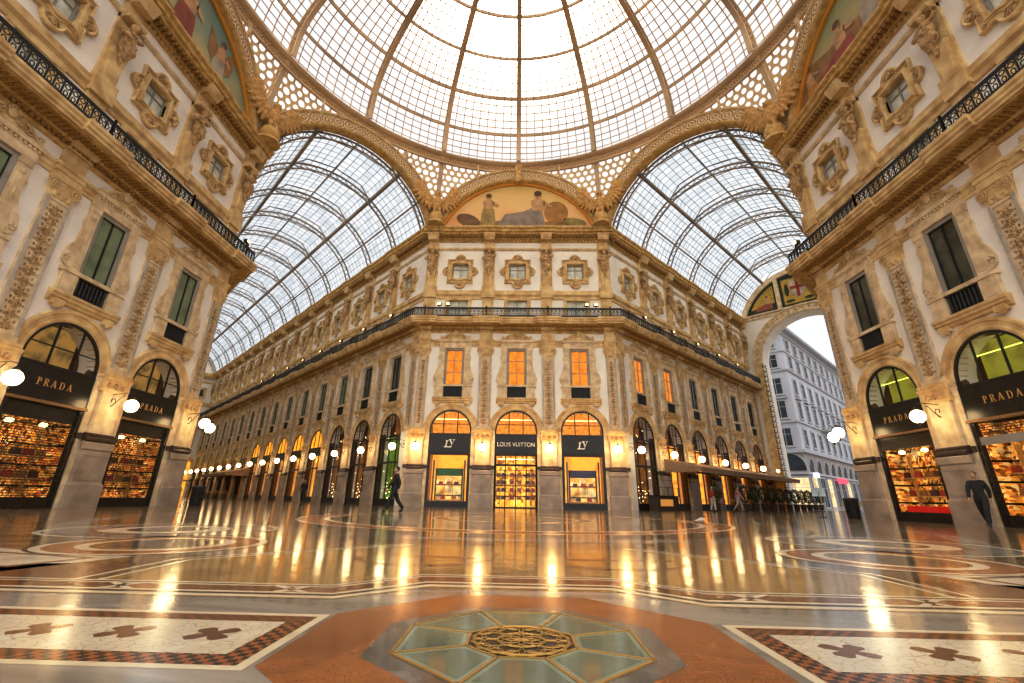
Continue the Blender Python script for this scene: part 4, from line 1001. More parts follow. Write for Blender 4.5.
# ------------------------------------------------------------------ the dome
dome = empty('glass_dome'); tag(dome, 'great glazed iron dome over the crossing', 'dome', kind='thing')
PR = [(17.45, 29.05), (16.95, 32.0), (15.2, 34.5), (12.5, 36.1), (9.6, 37.2), (6.5, 38.0), (3.2, 38.45), (.9, 38.55)]
def prof(t):
    t = min(max(t, 0), len(PR) - 1.0001); i = int(t); u = t - i
    P = [PR[max(i - 1, 0)], PR[i], PR[i + 1], PR[min(i + 2, len(PR) - 1)]]
    if i == 0: P[0] = (17.3, 26.0)
    return tuple(.5 * (2 * P[1][k] + (P[2][k] - P[0][k]) * u + (2 * P[0][k] - 5 * P[1][k] + 4 * P[2][k] - P[3][k]) * u * u + (3 * P[1][k] - P[0][k] - 3 * P[2][k] + P[3][k]) * u ** 3) for k in (0, 1))
def dp(t, az, off=0):
    r, z = prof(t); r2, z2 = prof(t + .02); r1, z1 = prof(max(t - .02, 0)); tx, tz = r2 - r1, z2 - z1; l = hypot(tx, tz) or 1
    r -= off * tz / l; z += off * tx / l * (1 if tx < 0 else 1)
    return Vector((r * sin(az), r * cos(az), z))
rib = MB(); K = 36
pi_ = []
for k in range(K + 1):
    t = 7 * k / K; pi_.append((dp(t, 0), Vector((1, 0, 0))))
for (a, u), (b2, _) in zip(pi_[:-1], pi_[1:]): rib.bar(a, b2, .12, .40, (1, 0, 0))
po = [dp(7 * k / K, 0, .55) for k in range(K + 1)]
for a, b2 in zip(po[:-1], po[1:]): rib.bar(a, b2, .1, .34, (1, 0, 0))
for k in range(K):
    A, Bp = (pi_[k][0], po[k + 1]) if k % 2 else (po[k], pi_[k + 1][0])
    for s in (-.12, .12): rib.bar(A + Vector((s, 0, 0)), Bp + Vector((s, 0, 0)), .05)
ribm = rib.mesh('rib', M['rib'])
for k in range(16):
    o = bpy.data.objects.new('rib', ribm); COL.objects.link(o); o.parent = dome; o.rotation_euler = (0, 0, -k * pi / 8)
for i in range(1, 8):
    mb = MB(); n = 96; r, z = PR[i]
    for off, w, h in ((0, .3 if i % 2 else .36, .10),):
        pts = [dp(i, 2 * pi * k / n, 0) for k in range(n + 1)]
        for a, b2 in zip(pts[:-1], pts[1:]): mb.bar(a, b2, h, w, (0, 0, 1))
    mb.build('ring', M['rib'], dome)
mb = MB()
NB = 9
for s in range(16):
    for j in range(1, NB):
        az = (s + j / NB) * pi / 8; t1 = 7 if j % 3 == 0 else 4.0
        pts = [dp(t1 * k / 16, az, -.02) for k in range(17)]
        for a, b2 in zip(pts[:-1], pts[1:]): mb.bar(a, b2, .07, .05)
mb.build('glazing_bars', M['rib2'], dome)
mb = MB()
for i in range(7):
    for j in range(1, 5):
        pts = [dp(i + j / 5, 2 * pi * k / 96, -.02) for k in range(97)]
        for a, b2 in zip(pts[:-1], pts[1:]): mb.bar(a, b2, .05, .06, (0, 0, 1))
mb.build('glazing_hoops', M['rib2'], dome)
mb = MB(); mb.rings([[tuple(dp(t * 7 / 28, 2 * pi * k / 144, .06)) for k in range(144)] for t in range(29)], True, False, lambda a, b2: (b2 + .001, a * 5 * 7 / 28 + .001)); mb.build('glass', M['dglass'], dome)
# ring at the foot of the dome
ring = empty('dome_ring'); tag(ring, 'carved iron ring girder at the foot of the dome', 'ring girder', kind='thing')
def circ(r, z, n=144): return [(r * cos(2 * pi * k / n), r * sin(2 * pi * k / n), z) for k in range(n)]
mb = MB().rings([circ(17.42, 28.2), circ(17.42, 28.85)], True, False, lambda a, b2: (b2 * 2 * pi * 17.42 / 144, a)); mb.build('frieze', M['ringband'], ring)
mb = MB().rings([circ(17.5, 28.1), circ(17.3, 28.1), circ(17.3, 28.22), circ(17.42, 28.24)]); mb.rings([circ(17.42, 28.82), circ(17.2, 28.86), circ(17.05, 28.95), circ(17.05, 29.08), circ(17.3, 29.12), circ(17.6, 29.12)]); mb.build('mouldings', M['rib'], ring)
def make_bracket():
    mb = MB(); pts = [(0, -.25, 27.35), (0, -.45, 27.9), (0, -.4, 28.5), (0, -.1, 28.95)]
    for a, b2 in zip(pts[:-1], pts[1:]): mb.bar(a, b2, .2, .14, (1, 0, 0))
    return mb.mesh('bracket', M['stone2'])
bm_ = make_bracket()
for f in AL:
    for x in (-3.6, 0, 3.6):
        if x == 0: continue
        o = bpy.data.objects.new('bracket', bm_); COL.objects.link(o); o.parent = ring; put(o, f, x, 0, -.35)
# lower rib legs running down to the vertices
for az in (1, -1, 3, -3):
    a = az * pi / 8; mb = MB()
    mb.bar((0, 17.4, 28.9), (0, 18.55, 24.0), .34, .12, (0, 1, 0)); mb.bar((0, 17.9, 28.9), (0, 18.9, 24.0), .3, .1, (0, 1, 0)); 
    o = mb.build('rib_leg', M['rib'], ring); o.rotation_euler = (0, 0, -a)
# eagles at the vertices
def make_eagle():
    mb = MB(); mb.ell((0, 0, 23.9), (.42, .38, .75), 12, 8); mb.ell((0, -.1, 24.75), (.26, .26, .32), 10, 8); mb.ell((0, -.38, 24.72), (.07, .2, .08), 8, 5); mb.tube([(0, 0, 24.3), (0, -.06, 24.7)], .24, 8)
    for s in (-1, 1):
        mb.prism([(s * q[0], q[1]) for q in ((.2, 24.4), (.75, 25.0), (1.1, 25.9), (1.45, 26.1), (1.85, 25.7), (1.75, 25.0), (1.35, 24.3), (.9, 23.8), (.2, 23.5))], .08, .24)
        mb.tube([(s * .3, 0, 24.2), (s * .9, .1, 24.7), (s * 1.35, .2, 25.5)], [.2, .16, .1], 8)
        for i in range(9):
            t = i / 8; bx, bz = s * (.42 + .9 * t), 24.3 + 1.15 * t
            a = radians(-78 + 105 * t) ; l = 1.05 + .25 * t
            mb.tube([(bx, .1, bz), (bx + s * cos(a) * l * .55, .16, bz + sin(a) * l * .5), (bx + s * cos(a) * l, .2, bz + sin(a) * l)], [.2, .19, .09], 6)
        mb.tube([(s * .2, -.1, 23.4), (s * .25, -.2, 22.9)], [.16, .1], 6); mb.ell((s * .25, -.28, 22.85), (.13, .2, .08), 6, 4)
    mb.ell((0, .1, 23.15), (.3, .15, .4), 8, 5)
    r = empty('eagle_statue'); remeshed(mb, 'eagle', M['carve_gold'], .06, r)
    mb = MB(); mb.lathe([(.75, 21.8), (.7, 22.0), (.5, 22.15), (.62, 22.5), (.5, 22.85)], 0, 0, 14); mb.ell((0, -.45, 22.5), (.3, .14, .38), 10, 6); mb.build('pedestal', M['ochre'], r, True)
    return r
M['carve_gold'] = pbr('carved_golden_stone', (.76, .50, .20), .7, var=.2, scale=5, bump=.7, bscale=16, col2=(.48, .28, .09), bdist=.06)
P_e = Proto(make_eagle())
for az, lab in ((-22.97, 'between the facing wall and the left arcade'), (22.97, 'between the facing wall and the right arcade'), (-67.03, 'above the corner of the left building'), (67.03, 'above the corner of the right building')):
    p = P_e.get(); a = radians(az); p.location = (17.55 * sin(a), 17.55 * cos(a), 0); p.rotation_euler = (0, 0, -a); tag(p, 'golden stone eagle with raised wings ' + lab, 'statue', 'stone eagles under the dome', 'thing')

# ------------------------------------------------------------------ glazed barrel vaults
def vault(f, Ln, lab, nb):
    root = empty('glass_vault'); put(root, f, 0); tag(root, lab, 'vault', 'glazed barrel vaults', 'thing')
    s0 = math.asin(1.9 / 7); aT0, aT1 = radians(60), radians(120)
    def P(a, y, r=7.0): return Vector((r * cos(a), y, ZV + r * sin(a)))
    ribm = MB(); n = 40
    A = [s0 + (pi - 2 * s0) * i / n for i in range(n + 1)]
    for i in range(n):
        ribm.bar(P(A[i], 0), P(A[i + 1], 0), .12, .10, (0, 1, 0)); ribm.bar(P(A[i], 0, 6.55), P(A[i + 1], 0, 6.55), .1, .09, (0, 1, 0))
        ribm.bar(P(A[i], 0, 6.55 if i % 2 else 7.0), P(A[i + 1], 0, 7.0 if i % 2 else 6.55), .05, .05, (0, 1, 0))
    for s in (-1, 1):
        ribm.bar((s * 3.45, 0, ZV + 6.0), (s * 2.4, 0, ZV + 7.15), .07); ribm.bar((s * 2.4, 0, ZV + 7.15), (0, 0, ZV + 7.6), .07); ribm.bar((s * 3.45, 0, ZV + 6.0), (0, 0, ZV + 6.4), .05)
        ribm.lathe([(.05, ZV + .9), (.16, ZV + 1.2), (.12, ZV + 1.9), (.05, ZV + 2.1)], s * 6.6, 0, 8)
    rm = ribm.mesh('arched_rib', M['vrib'])
    for k in range(nb + 1):
        o = bpy.data.objects.new('arched_rib', rm); COL.objects.link(o); o.parent = root; o.location = (0, .6 + B * k, 0)
    mb = MB()
    for a in (aT0, aT1): mb.bar(P(a, 0, 6.95), P(a, Ln, 6.95), .22, .3)
    mb.bar(P(radians(38), 0, 7), P(radians(38), Ln, 7), .1, .12); mb.bar(P(radians(142), 0, 7), P(radians(142), Ln, 7), .1, .12)
    mb.bar((0, 0, ZV + 7.7), (0, Ln, ZV + 7.7), .12); mb.build('purlin', M['vrib'], root)
    mb = MB()
    def rad(a): return 7.0 if not (aT0 < a < aT1) else 7.55
    nl = 30
    for i in range(1, nl):
        a = s0 + (pi - 2 * s0) * i / nl; mb.bar(P(a, 0, rad(a)), P(a, Ln, rad(a)), .042)
    nt = int(Ln / (B / 7))
    for j in range(nt):
        y = .6 + j * B / 7
        if y > Ln: break
        pts = [P(a, y, rad(a)) for a in [s0 + (pi - 2 * s0) * i / 24 for i in range(25)]]
        for a, b2 in zip(pts[:-1], pts[1:]): mb.bar(a, b2, .034, .03, (0, 1, 0))
    mb.build('glazing_bars', M['vbar'], root)
    nn = 30; m2 = int(Ln / (B / 7))
    for g, (lo, hi, rr) in enumerate(((s0, aT0, 7.05), (aT0, aT1, 7.6), (aT1, pi - s0, 7.05))):
        k = 12
        mb = MB().rings([[tuple(P(lo + (hi - lo) * i / k, Ln * q, rr)) for i in range(k + 1)] for q in (0, 1)], False, False, lambda a, b2: (a * m2, b2 + g * 20 + .001)); mb.build('glass', M['vglass'], root)
    return root
LL, LR = .6 + B * NL, .6 + B * NR
vault('larm', LL, 'long glazed iron barrel vault over the left arcade', NL)
vault('rarm', LR, 'glazed iron barrel vault over the right arcade', NR)

# ------------------------------------------------------------------ end of the right arcade: triumphal arch
FR['rend'] = ((FR['rarm'][0][0] + S2 * LR, FR['rarm'][0][1] + S2 * LR), -pi / 4)
FR['lend'] = ((FR['larm'][0][0] - S2 * LL, FR['larm'][0][1] + S2 * LL), pi / 4)
mb = MB(); ra, za = 5.1, 16.1
for s in (-1, 1): x0, x1 = sorted((s * ra, s * 7.3)); mb.box(x0, x1, 0, 2.2, 0, za)
n = 32
for i in range(n):
    a, b2 = pi * i / n, pi * (i + 1) / n; p, q = (ra * cos(a), za + ra * sin(a)), (ra * cos(b2), za + ra * sin(b2))
    mb.add([(p[0], 0, p[1]), (q[0], 0, q[1]), (q[0], 0, 22), (p[0], 0, 22), (p[0], 2.2, p[1]), (q[0], 2.2, q[1]), (q[0], 2.2, 22), (p[0], 2.2, 22)], [(0, 1, 2, 3), (0, 4, 5, 1), (4, 7, 6, 5)])
for s in (-1, 1): x0, x1 = sorted((s * ra, s * 7.3)); mb.box(x0, x1, 0, 2.2, za, 22)
mb.prism([(-7.1, 21.9)] + [(7.1 * cos(a), ZV + 7.1 * sin(a)) for a in [pi - A0 - (pi - 2 * A0) * i / 30 for i in range(31)]] + [(7.1, 21.9)], .1, 2.2)
put(mb.build('wall_arcade_end', M['stucco']), 'rend', 0)['kind'] = 'structure'
arch = empty('triumphal_arch'); put(arch, 'rend', 0); tag(arch, 'tall triumphal arch closing the right arcade', 'arch', kind='thing')
MB().arch([(ra, -.2), (ra, .25), (ra + .15, .3), (ra + .2, .22), (ra + .75, .22), (ra + .8, .34), (ra + .95, .34), (ra + 1.0, 0)], 0, za, 0, pi, 40).build('archivolt', M['stone2'], arch, True)
for i in range(25):
    a = pi * (i + .5) / 25; MB().ell(((ra + .48) * cos(a), -.23, za + (ra + .48) * sin(a)), (.13, .06, .13), 8, 4).build('rosette', M['carve'], arch)
for s in (-1, 1): MB().box(*sorted((s * ra, s * (ra + .3))), -.25, .1, 0, za).box(*sorted((s * (ra + .1), s * (ra + 1.0))), -.2, 0, 0, za).build('jamb', M['stone'], arch)
for s in (-1, 1):
    mb = MB(); mq = MB()
    for i in range(26):
        z = 1 + i * .58
        mb.box(s * ra - .03, s * ra + .03, .3, .9, z, z + .1); mb.box(s * ra - .03, s * ra + .03, .3, .4, z, z + .45); mb.box(s * ra - .03, s * ra + .03, .55, .65, z + .2, z + .45)
        mq.box(s * (ra + .12) - .02, s * (ra + .12) + .28, -.28, -.24, z, z + .08); mq.box(s * (ra + .12), s * (ra + .12) + .07, -.28, -.24, z, z + .4)
    mb.build('inner_key_pattern', M['redmarble'], arch); mq.build('key_pattern', M['redmarble'], arch)
MB().sweepx([(0, 21.5), (.15, 21.55), (.15, 21.8), (.35, 21.95), (.35, 22.1), (0, 22.15)], -7.02, 7.02).build('cornice', M['stone2'], arch)
MB().arch([(6.35, -.1), (6.35, .25), (6.45, .3), (6.95, .3), (7.0, 0)], 0, ZV, math.asin(2.2 / 6.4), pi - math.asin(2.2 / 6.4), 40).build('upper_border', M['stone2'], arch)
for s in (-1, 1): MB().box(s * 2.15 - .22, s * 2.15 + .22, -.3, .1, 22.1, 25.9).build('mullion', M['stone2'], arch)
crest = empty('mosaic_panel'); put(crest, 'rend', 0); tag(crest, 'gold mosaic panel with red cross shield above the triumphal arch', 'mosaic', 'mosaics above the triumphal arch', 'thing')
def seg(x0, x1, ro, z0, y): 
    n = 14; return [(x1, z0), (x0, z0)] + [(x0 + (x1 - x0) * i / n, ZV + sqrt(max(ro * ro - (x0 + (x1 - x0) * i / n) ** 2, .01))) for i in range(n + 1)]
mg = mcol('gold_ground', (.62, .42, .07)); md = mcol('dark_green', (.035, .05, .04))
MB().prism(seg(-1.93, 1.93, 6.35, 22.15, 0), -.02, .1).build('border', md, crest); MB().prism([(-1.6, 22.45), (1.6, 22.45), (1.6, 25.6), (-1.6, 25.6)], -.05, -.02).build('gold_field', mg, crest)
MB().prism([(-.75, 25.3), (.75, 25.3), (.75, 23.9), (.4, 23.3), (0, 23.0), (-.4, 23.3), (-.75, 23.9)], -.08, -.05).build('shield', mcol('silver_white', (.6, .5, .4)), crest)
mb = MB(); mb.box(-.16, .16, -.11, -.08, 23.15, 25.3); mb.box(-.75, .75, -.11, -.08, 24.2, 24.55); mb.build('cross', mcol('red', (.40, .05, .03)), crest)
mb = MB()
for s in (-1, 1): mb.prism(ellp(s * 1.15, 24.2, .22, .8), -.09, -.06); mb.prism(ellp(s * .95, 22.8, .5, .16), -.09, -.06)
mb.build('laurel', md, crest)
for s in (-1, 1):
    c = empty('mosaic_panel'); put(c, 'rend', 0); tag(c, 'gold mosaic panel with seated figures, %s of the red cross shield' % ('left' if s < 0 else 'right'), 'mosaic', 'mosaics above the triumphal arch', 'thing')
    x0, x1 = sorted((s * 2.37, s * 5.9)); MB().prism(seg(x0, x1, 6.33, 22.15, 0), -.02, .1).build('border', md, c)
    x0, x1 = sorted((s * 2.6, s * 5.3)); MB().prism(seg(x0, x1, 6.05, 22.4, 0), -.05, -.02).build('gold_field', mg, c)
    fig(c, s * 3.6, 22.4, .85, mcol('crimson', (.42, .12, .08)), -.1, 0, True); MB().prism(seg(min(s * 2.6, s * 5.3), max(s * 2.6, s * 5.3), 5.0, 22.4, 0)[:2] + [(x0, 22.7), (x1, 23.1)], -.07, -.055).build('bank', md, c)
# far end of the left arcade
mb = MB(); mb.box(-7.3, 7.3, 0, .5, 0, 21.8); mb.prism([(-7, 21.8)] + [(7.0 * cos(a), ZV + 7.0 * sin(a)) for a in [pi - A0 - (pi - 2 * A0) * i / 16 for i in range(17)]], .2, .3)
put(mb.build('wall_left_arcade_end', M['stucco']), 'lend', 0)['kind'] = 'structure'
for z0, z1, o in ((20.8, 21.8, .7), (19.9, 20.2, .15), (13.05, 13.5, 1.2), (15.6, 16.3, .2), (11.4, 11.95, .2), (2.4, 2.7, .2)):
    struct(put(MB().sweepx([(0, z0), (o * .5, z0), (o, (z0 + z1) / 2), (o, z1), (0, z1)], -7, 7).build('t', M['ochre'] if z0 in (20.8, 13.05) else M['stone']), 'lend', 0), 'trim')
for x in (-4.7, 0, 4.7):
    for z, w, h, wm in ((18, .6, .65, 'pane_dark'), (9.8, .6, 1.35, 'pane_dark')):
        r = empty('window'); put(r, 'lend', x); mb = MB(); mb.box(-w, w, -.06, -.02, z - h, z + h); mb.build('pane', M[wm], r)
        mb = MB(); mb.box(-w - .4, w + .4, -.12, 0, z - h - .4, z + h + .4); mb2 = MB()
        for s in (-1, 1): mb2.box(s * (w + .2) - .2, s * (w + .2) + .2, -.16, 0, z - h - .4, z + h + .4); mb2.box(-w, w, -.16, 0, z + s * (h + .2) - .2, z + s * (h + .2) + .2)
        mb2.build('surround', M['stone'], r); struct(r, 'window')
    r = empty('shopfront'); put(r, 'lend', x); pts = [(-1.4, 0), (-1.4, ZI)] + [(1.4 * cos(a), ZI + 1.4 * sin(a)) for a in [pi - pi * i / 14 for i in range(15)]] + [(1.4, 0)]
    MB().prism(pts, -.05, 0).build('opening', M['int_warm'], r); MB().arch([(1.4, .1), (1.9, .15), (1.95, 0)], 0, ZI, 0, pi, 14).build('archivolt', M['stone'], r)
    tag(r, 'distant lit arched shopfront at the far end of the left arcade', 'shopfront', 'far end shopfronts', 'thing')

# ------------------------------------------------------------------ pale palazzo beyond the triumphal arch
AX, LA = 66.7, -8.0
def street(a, l): return (a * S2 + l * S2, a * S2 - l * S2)
pal = empty('palazzo'); px, py = street(AX, LA); pal.location = (px, py, 0)
tag(pal, 'pale blue grey palazzo with rows of windows beyond the triumphal arch', 'building', kind='thing')
# local x along the street (axial), local -y faces the viewer side of the side face
sideM = Matrix.Rotation(pi / 4, 4, 'Z'); frontM = Matrix.Rotation(-pi / 4, 4, 'Z')
def addpal(name, mat, mbs, mbf=None):
    mb = MB()
    if mbs: mb.merge(mbs, sideM)
    if mbf: mb.merge(mbf, frontM)
    return mb.build(name, mat, pal)
LS, LF, HP = 95, 26, 26.8
# side face: local x 0..LS, wall into +y. front face: local x -LF..0
ms = MB(); ms.box(0, LS, 0, 24, 7.8, HP); addpal('wall', M['palazzo'], ms)
ms = MB(); ms.box(0, LS, 0, 24, 0, 7.8); addpal('base_wall', M['palazzo_low'], ms)
ms, mf = MB(), MB()
for z0, z1, o in ((7.6, 8.0, .4), (12.0, 12.3, .22), (19.9, 20.15, .25), (4.6, 4.9, .25), (23.0, 23.2, .15)):
    ms.sweepx([(0, z0), (o, z0), (o, z1), (0, z1)], 0, LS, 1); mf.sweepx([(0, z0), (o, z0), (o, z1), (0, z1)], -LF, 0, 0, 1)
addpal('belt_courses', M['palazzo_trim'], ms, mf)
ms, mf = MB(), MB(); P = [(0, HP - .9), (.2, HP - .8), (.3, HP - .4), (1.0, HP - .3), (1.1, HP + .1), (0, HP + .25)]
ms.sweepx(P, 0, LS, 1); mf.sweepx(P, -LF, 0, 0, 1); addpal('cornice', M['palazzo_trim'], ms, mf)
def pal_window(side, x, z, w, h, pediment=False, arched=False, mat='palwin'):
    mb = MB(); 
    if arched: mb.prism([(x - w, z - h), (x - w, z)] + [(x + w * cos(a), z + w * sin(a)) for a in [pi - pi * i / 10 for i in range(11)]] + [(x + w, z - h)], -.04, 0)
    else: mb.box(x - w, x + w, -.04, 0, z - h, z + h)
    T_ = sideM if side else frontM
    pane = MB().merge(mb, T_).build('window', M[mat], pal)
    fr = MB()
    if arched: fr.arch([(w, .1), (w + .2, .12), (w + .22, 0)], x, z, 0, pi, 10)
    else:
        for s in (-1, 1): fr.box(x + s * (w + .12) - .12, x + s * (w + .12) + .12, -.12, 0, z - h - .1, z + h + .1)
        fr.box(x - w - .24, x + w + .24, -.14, 0, z + h, z + h + .22); fr.box(x - w - .3, x + w + .3, -.2, 0, z - h - .25, z - h)
        fr.box(x - .04, x + .04, -.07, -.03, z - h, z + h); fr.box(x - w, x + w, -.07, -.03, z + h * .3, z + h * .3 + .06)
    if pediment: fr.box(x - w - .45, x + w + .45, -.4, 0, z + h + .4, z + h + .6)
    MB().merge(fr, T_).build('frame', M['palazzo_trim'], pane)
for i in range(22):
    x = 2.8 + i * 4.1
    for z, h, p in ((24.6, .75, 0), (21.6, 1.0, 0), (17.6, 1.15, 0), (14.0, 1.25, 1), (9.9, 1.15, 0)): pal_window(1, x, z, .72, h, p)
    pal_window(1, x, 5.9, .95, .9, arched=True); pal_window(1, x, 2.1, 1.2, 2.0, mat='pal_shop' if i % 2 == 0 else 'palwin') if False else None
M['pal_shop'] = emit('palazzo_shop_light', (1, .75, .42), 1.2, .5, .8, (.4, .25, .12))
for i in range(14):
    pal_window(1, 2.8 + i * 4.1, 2.2, 1.25, 2.0, mat='pal_shop' if i in (0, 2, 5, 8) else 'palwin')
for i in range(4):
    x = -1.9 - i * 4.2
    for z, h, p in ((24.6, .75, 0), (21.6, 1.0, 0), (17.6, 1.2, 0), (14.0, 1.25, 1), (9.9, 1.25, 0)): pal_window(0, x, z, .85, h, p)
    pal_window(0, x, 5.6, 1.9, .5, arched=True)
    pal_window(0, x, 2.2, 1.9, 1.9, mat='pal_shop')
ms = MB()
ms.box(12.6, 17.4, -1.3, 0, 11.9, 12.15)
for i in range(17): ms.box(12.7 + i * .285, 12.76 + i * .285, -1.25, -1.2, 12.15, 13.0)
ms.box(12.6, 17.4, -1.3, -1.15, 12.95, 13.05); addpal('balcony', M['palazzo_trim'], ms)
sm = [(1.5, (.75, .8, 1), 1.6, 4.5, 'white'), (15, (1, .12, .18), 1.5, 4.2, 'red'), (18, (1, .12, .18), 1.5, 4.2, 'red')]
for x, c, s, z, nm in sm:
    ms = MB(); ms.box(x, x + (1.2 if nm == 'red' else .8), -.9, -.3, z - .35, z + .35); addpal('shop_sign', emit_once('sign_' + nm, c, s), ms)
mf = MB(); mf.box(-6, -2.2, -.5, -.35, 4.3, 5.0)
addpal('shop_sign', emit_once('sign_white2', (.75, .8, 1), 1.3), None, mf)

# ------------------------------------------------------------------ floor with its inlays
class Floor:
    def __init__(s): s.v = []; s.f = []; s.m = []; s.mats = []; s.z = 0
    def poly(s, pts, mat):
        if mat not in s.mats: s.mats.append(mat)
        o = len(s.v); s.v += [(p[0], p[1], s.z) for p in pts]; s.f.append(tuple(range(o, o + len(pts)))); s.m.append(s.mats.index(mat))
    def lvl(s, k): s.z = k * .0004
    def rect(s, x0, x1, y0, y1, mat): s.poly([(x0, y0), (x1, y0), (x1, y1), (x0, y1)], mat)
    def band(s, A, B_, t0, t1, mat):
        f = lambda p, q, t: (p[0] * (1 - t) + q[0] * t, p[1] * (1 - t) + q[1] * t)
        for i in range(len(A) - 1): s.poly([f(A[i], B_[i], t0), f(A[i + 1], B_[i + 1], t0), f(A[i + 1], B_[i + 1], t1), f(A[i], B_[i], t1)], mat)
    def ring(s, cx, cy, r0, r1, mat, n=48, sx=1, a0=0, a1=2 * pi):
        for i in range(n):
            a, b2 = a0 + (a1 - a0) * i / n, a0 + (a1 - a0) * (i + 1) / n
            s.poly([(cx + sx * r0 * cos(a), cy + r0 * sin(a)), (cx + sx * r1 * cos(a), cy + r1 * sin(a)), (cx + sx * r1 * cos(b2), cy + r1 * sin(b2)), (cx + sx * r0 * cos(b2), cy + r0 * sin(b2))], mat)
    def build(s):
        me = bpy.data.meshes.new('floor'); me.from_pydata(s.v, [], s.f)
        for m in s.mats: me.materials.append(F[m])
        me.polygons.foreach_set('material_index', s.m); me.update()
        bm = bmesh.new(); bm.from_mesh(me)
        for f in bm.faces:
            f.normal_update()
            if f.normal.z < 0: f.normal_flip()
        bm.to_mesh(me); bm.free()
        o = bpy.data.objects.new('floor', me); COL.objects.link(o); o['kind'] = 'structure'; return o
fl = Floor(); fl.rect(-80, 80, -30, 90, 'base')
CX, CY = .145, -13.37
def octa(ap, cx=CX, cy=CY): h = ap * T; return [(cx - h, cy - ap), (cx + h, cy - ap), (cx + ap, cy - h), (cx + ap, cy + h), (cx + h, cy + ap), (cx - h, cy + ap), (cx - ap, cy + h), (cx - ap, cy - h)]
fl.lvl(1)
# wide far bands of the crossing of the crossing pavement
for r0, r1, m in ((2.0, 2.15, 'cream'), (2.15, 2.5, 'brown'), (2.5, 2.6, 'cream'), (3.6, 4.2, 'grey'), (4.2, 4.3, 'black'), (5.6, 5.75, 'cream'), (5.75, 6.4, 'red'), (6.4, 6.5, 'cream'), (7.6, 8.1, 'grey'), (8.1, 8.2, 'black'), (10.5, 11.0, 'grey')):
    fl.ring(0, 0, r0, r1, m, 64)
fl.ring(0, 0, 0, 2.0, 'gold', 32)
fl.lvl(2)
fl.rect(-9, 9, -17.5, -12.11, 'grey')
for s in (-1, 1):
    X = lambda x: .145 + s * x
    fl.poly([(X(3.2), -12.1), (X(3.3), -10.9), (X(1.5), -8.9), (X(0), -8.9), (X(0), -12.1)], 'gold')
    fl.poly([(X(3.35), -12.1), (X(9), -12.1), (X(9), -11.8), (X(5), -11.5), (X(3.6), -11.2)], 'brown')
    # tilted white panel beyond
    fl.poly([(X(4.25), -11.85), (X(4.0), -10.75), (X(5.0), -10.55), (X(9), -9.6), (X(9), -11.2)], 'white')
fl.lvl(3)
for s in (-1, 1):
    X = lambda x: .145 + s * x
    for a, b2, w in (((3.2, -12.1), (3.3, -10.9), .05), ((3.3, -10.9), (1.5, -8.9), .06), ((3.38, -12.1), (3.46, -10.85), .05), ((3.46, -10.85), (1.6, -8.8), .05)):
        dx, dy = b2[0] - a[0], b2[1] - a[1]; l = hypot(dx, dy); nx, ny = -dy / l * w / 2, dx / l * w / 2
        fl.poly([(X(a[0] + nx), a[1] + ny), (X(b2[0] + nx), b2[1] + ny), (X(b2[0] - nx), b2[1] - ny), (X(a[0] - nx), a[1] - ny)], 'cream')
    fl.poly([(X(4.42), -11.62), (X(4.24), -10.92), (X(5.0), -10.75), (X(9), -9.9), (X(9), -10.97)], 'brown')
    fl.lvl(4); fl.poly([(X(4.5), -11.55), (X(4.33), -10.98), (X(5.0), -10.82), (X(9), -9.97), (X(9), -10.9)], 'white'); fl.lvl(3)
    cx, cy = X(4.65), -9.5
    for r0, r1, m in ((0, .55, 'dgrey'), (.55, .72, 'gold'), (.72, .86, 'cream'), (.86, 1.15, 'red'), (1.15, 1.25, 'cream'), (1.25, 1.3, 'black')): fl.ring(cx, cy, r0, r1, m, 40)
    cx, cy = X(6.3), -7.1
    for r0, r1, m in ((0, .5, 'grey'), (.5, .62, 'black'), (.62, 1.0, 'cream'), (1.0, 1.15, 'brown'), (1.15, 1.7, 'grey'), (1.7, 1.8, 'cream')): fl.ring(cx, cy, r0, r1, m, 40)
    # diamonds sown over the gold field
    for i in range(5):
        for j in range(6):
            x, y = .25 + i * .42 + (j % 2) * .2, -11.3 + j * .36
            if x < 2.6 - j * .12 and not (x < 1.5 and y > -10.9 and y < -9.9): fl.poly([(X(x - .035), y), (X(x), y - .03), (X(x + .035), y), (X(x), y + .03)], 'brown')
    for a, b2, m in ((.55, .62, 'red'), (.62, .66, 'dgrey')): fl.ring(X(1.05), -10.35, a, b2, m, 20, 1.2, pi, 2 * pi)
    fl.poly([(X(.45), -10.35), (X(1.7), -10.2), (X(1.75), -10.1), (X(.5), -10.2)], 'red')
PN = [(-9, -12.62), (-1.06, -12.57), (-.53, -12.07), (.82, -12.05), (1.35, -12.52), (9, -12.55)]
PF = [(-9, -12.08), (-1.26, -12.08), (-.68, -11.48), (.95, -11.47), (1.55, -11.98), (9, -12.02)]
fl.lvl(5)
for t0, t1, m in ((0, .06, 'gold'), (.06, .2, 'cream'), (.2, .32, 'black'), (.32, .42, 'cream'), (.42, .8, 'rust'), (.8, .87, 'cream'), (.87, .95, 'black'), (.95, 1.03, 'cream')): fl.band(PN, PF, t0, t1, m)
fl.lvl(6)
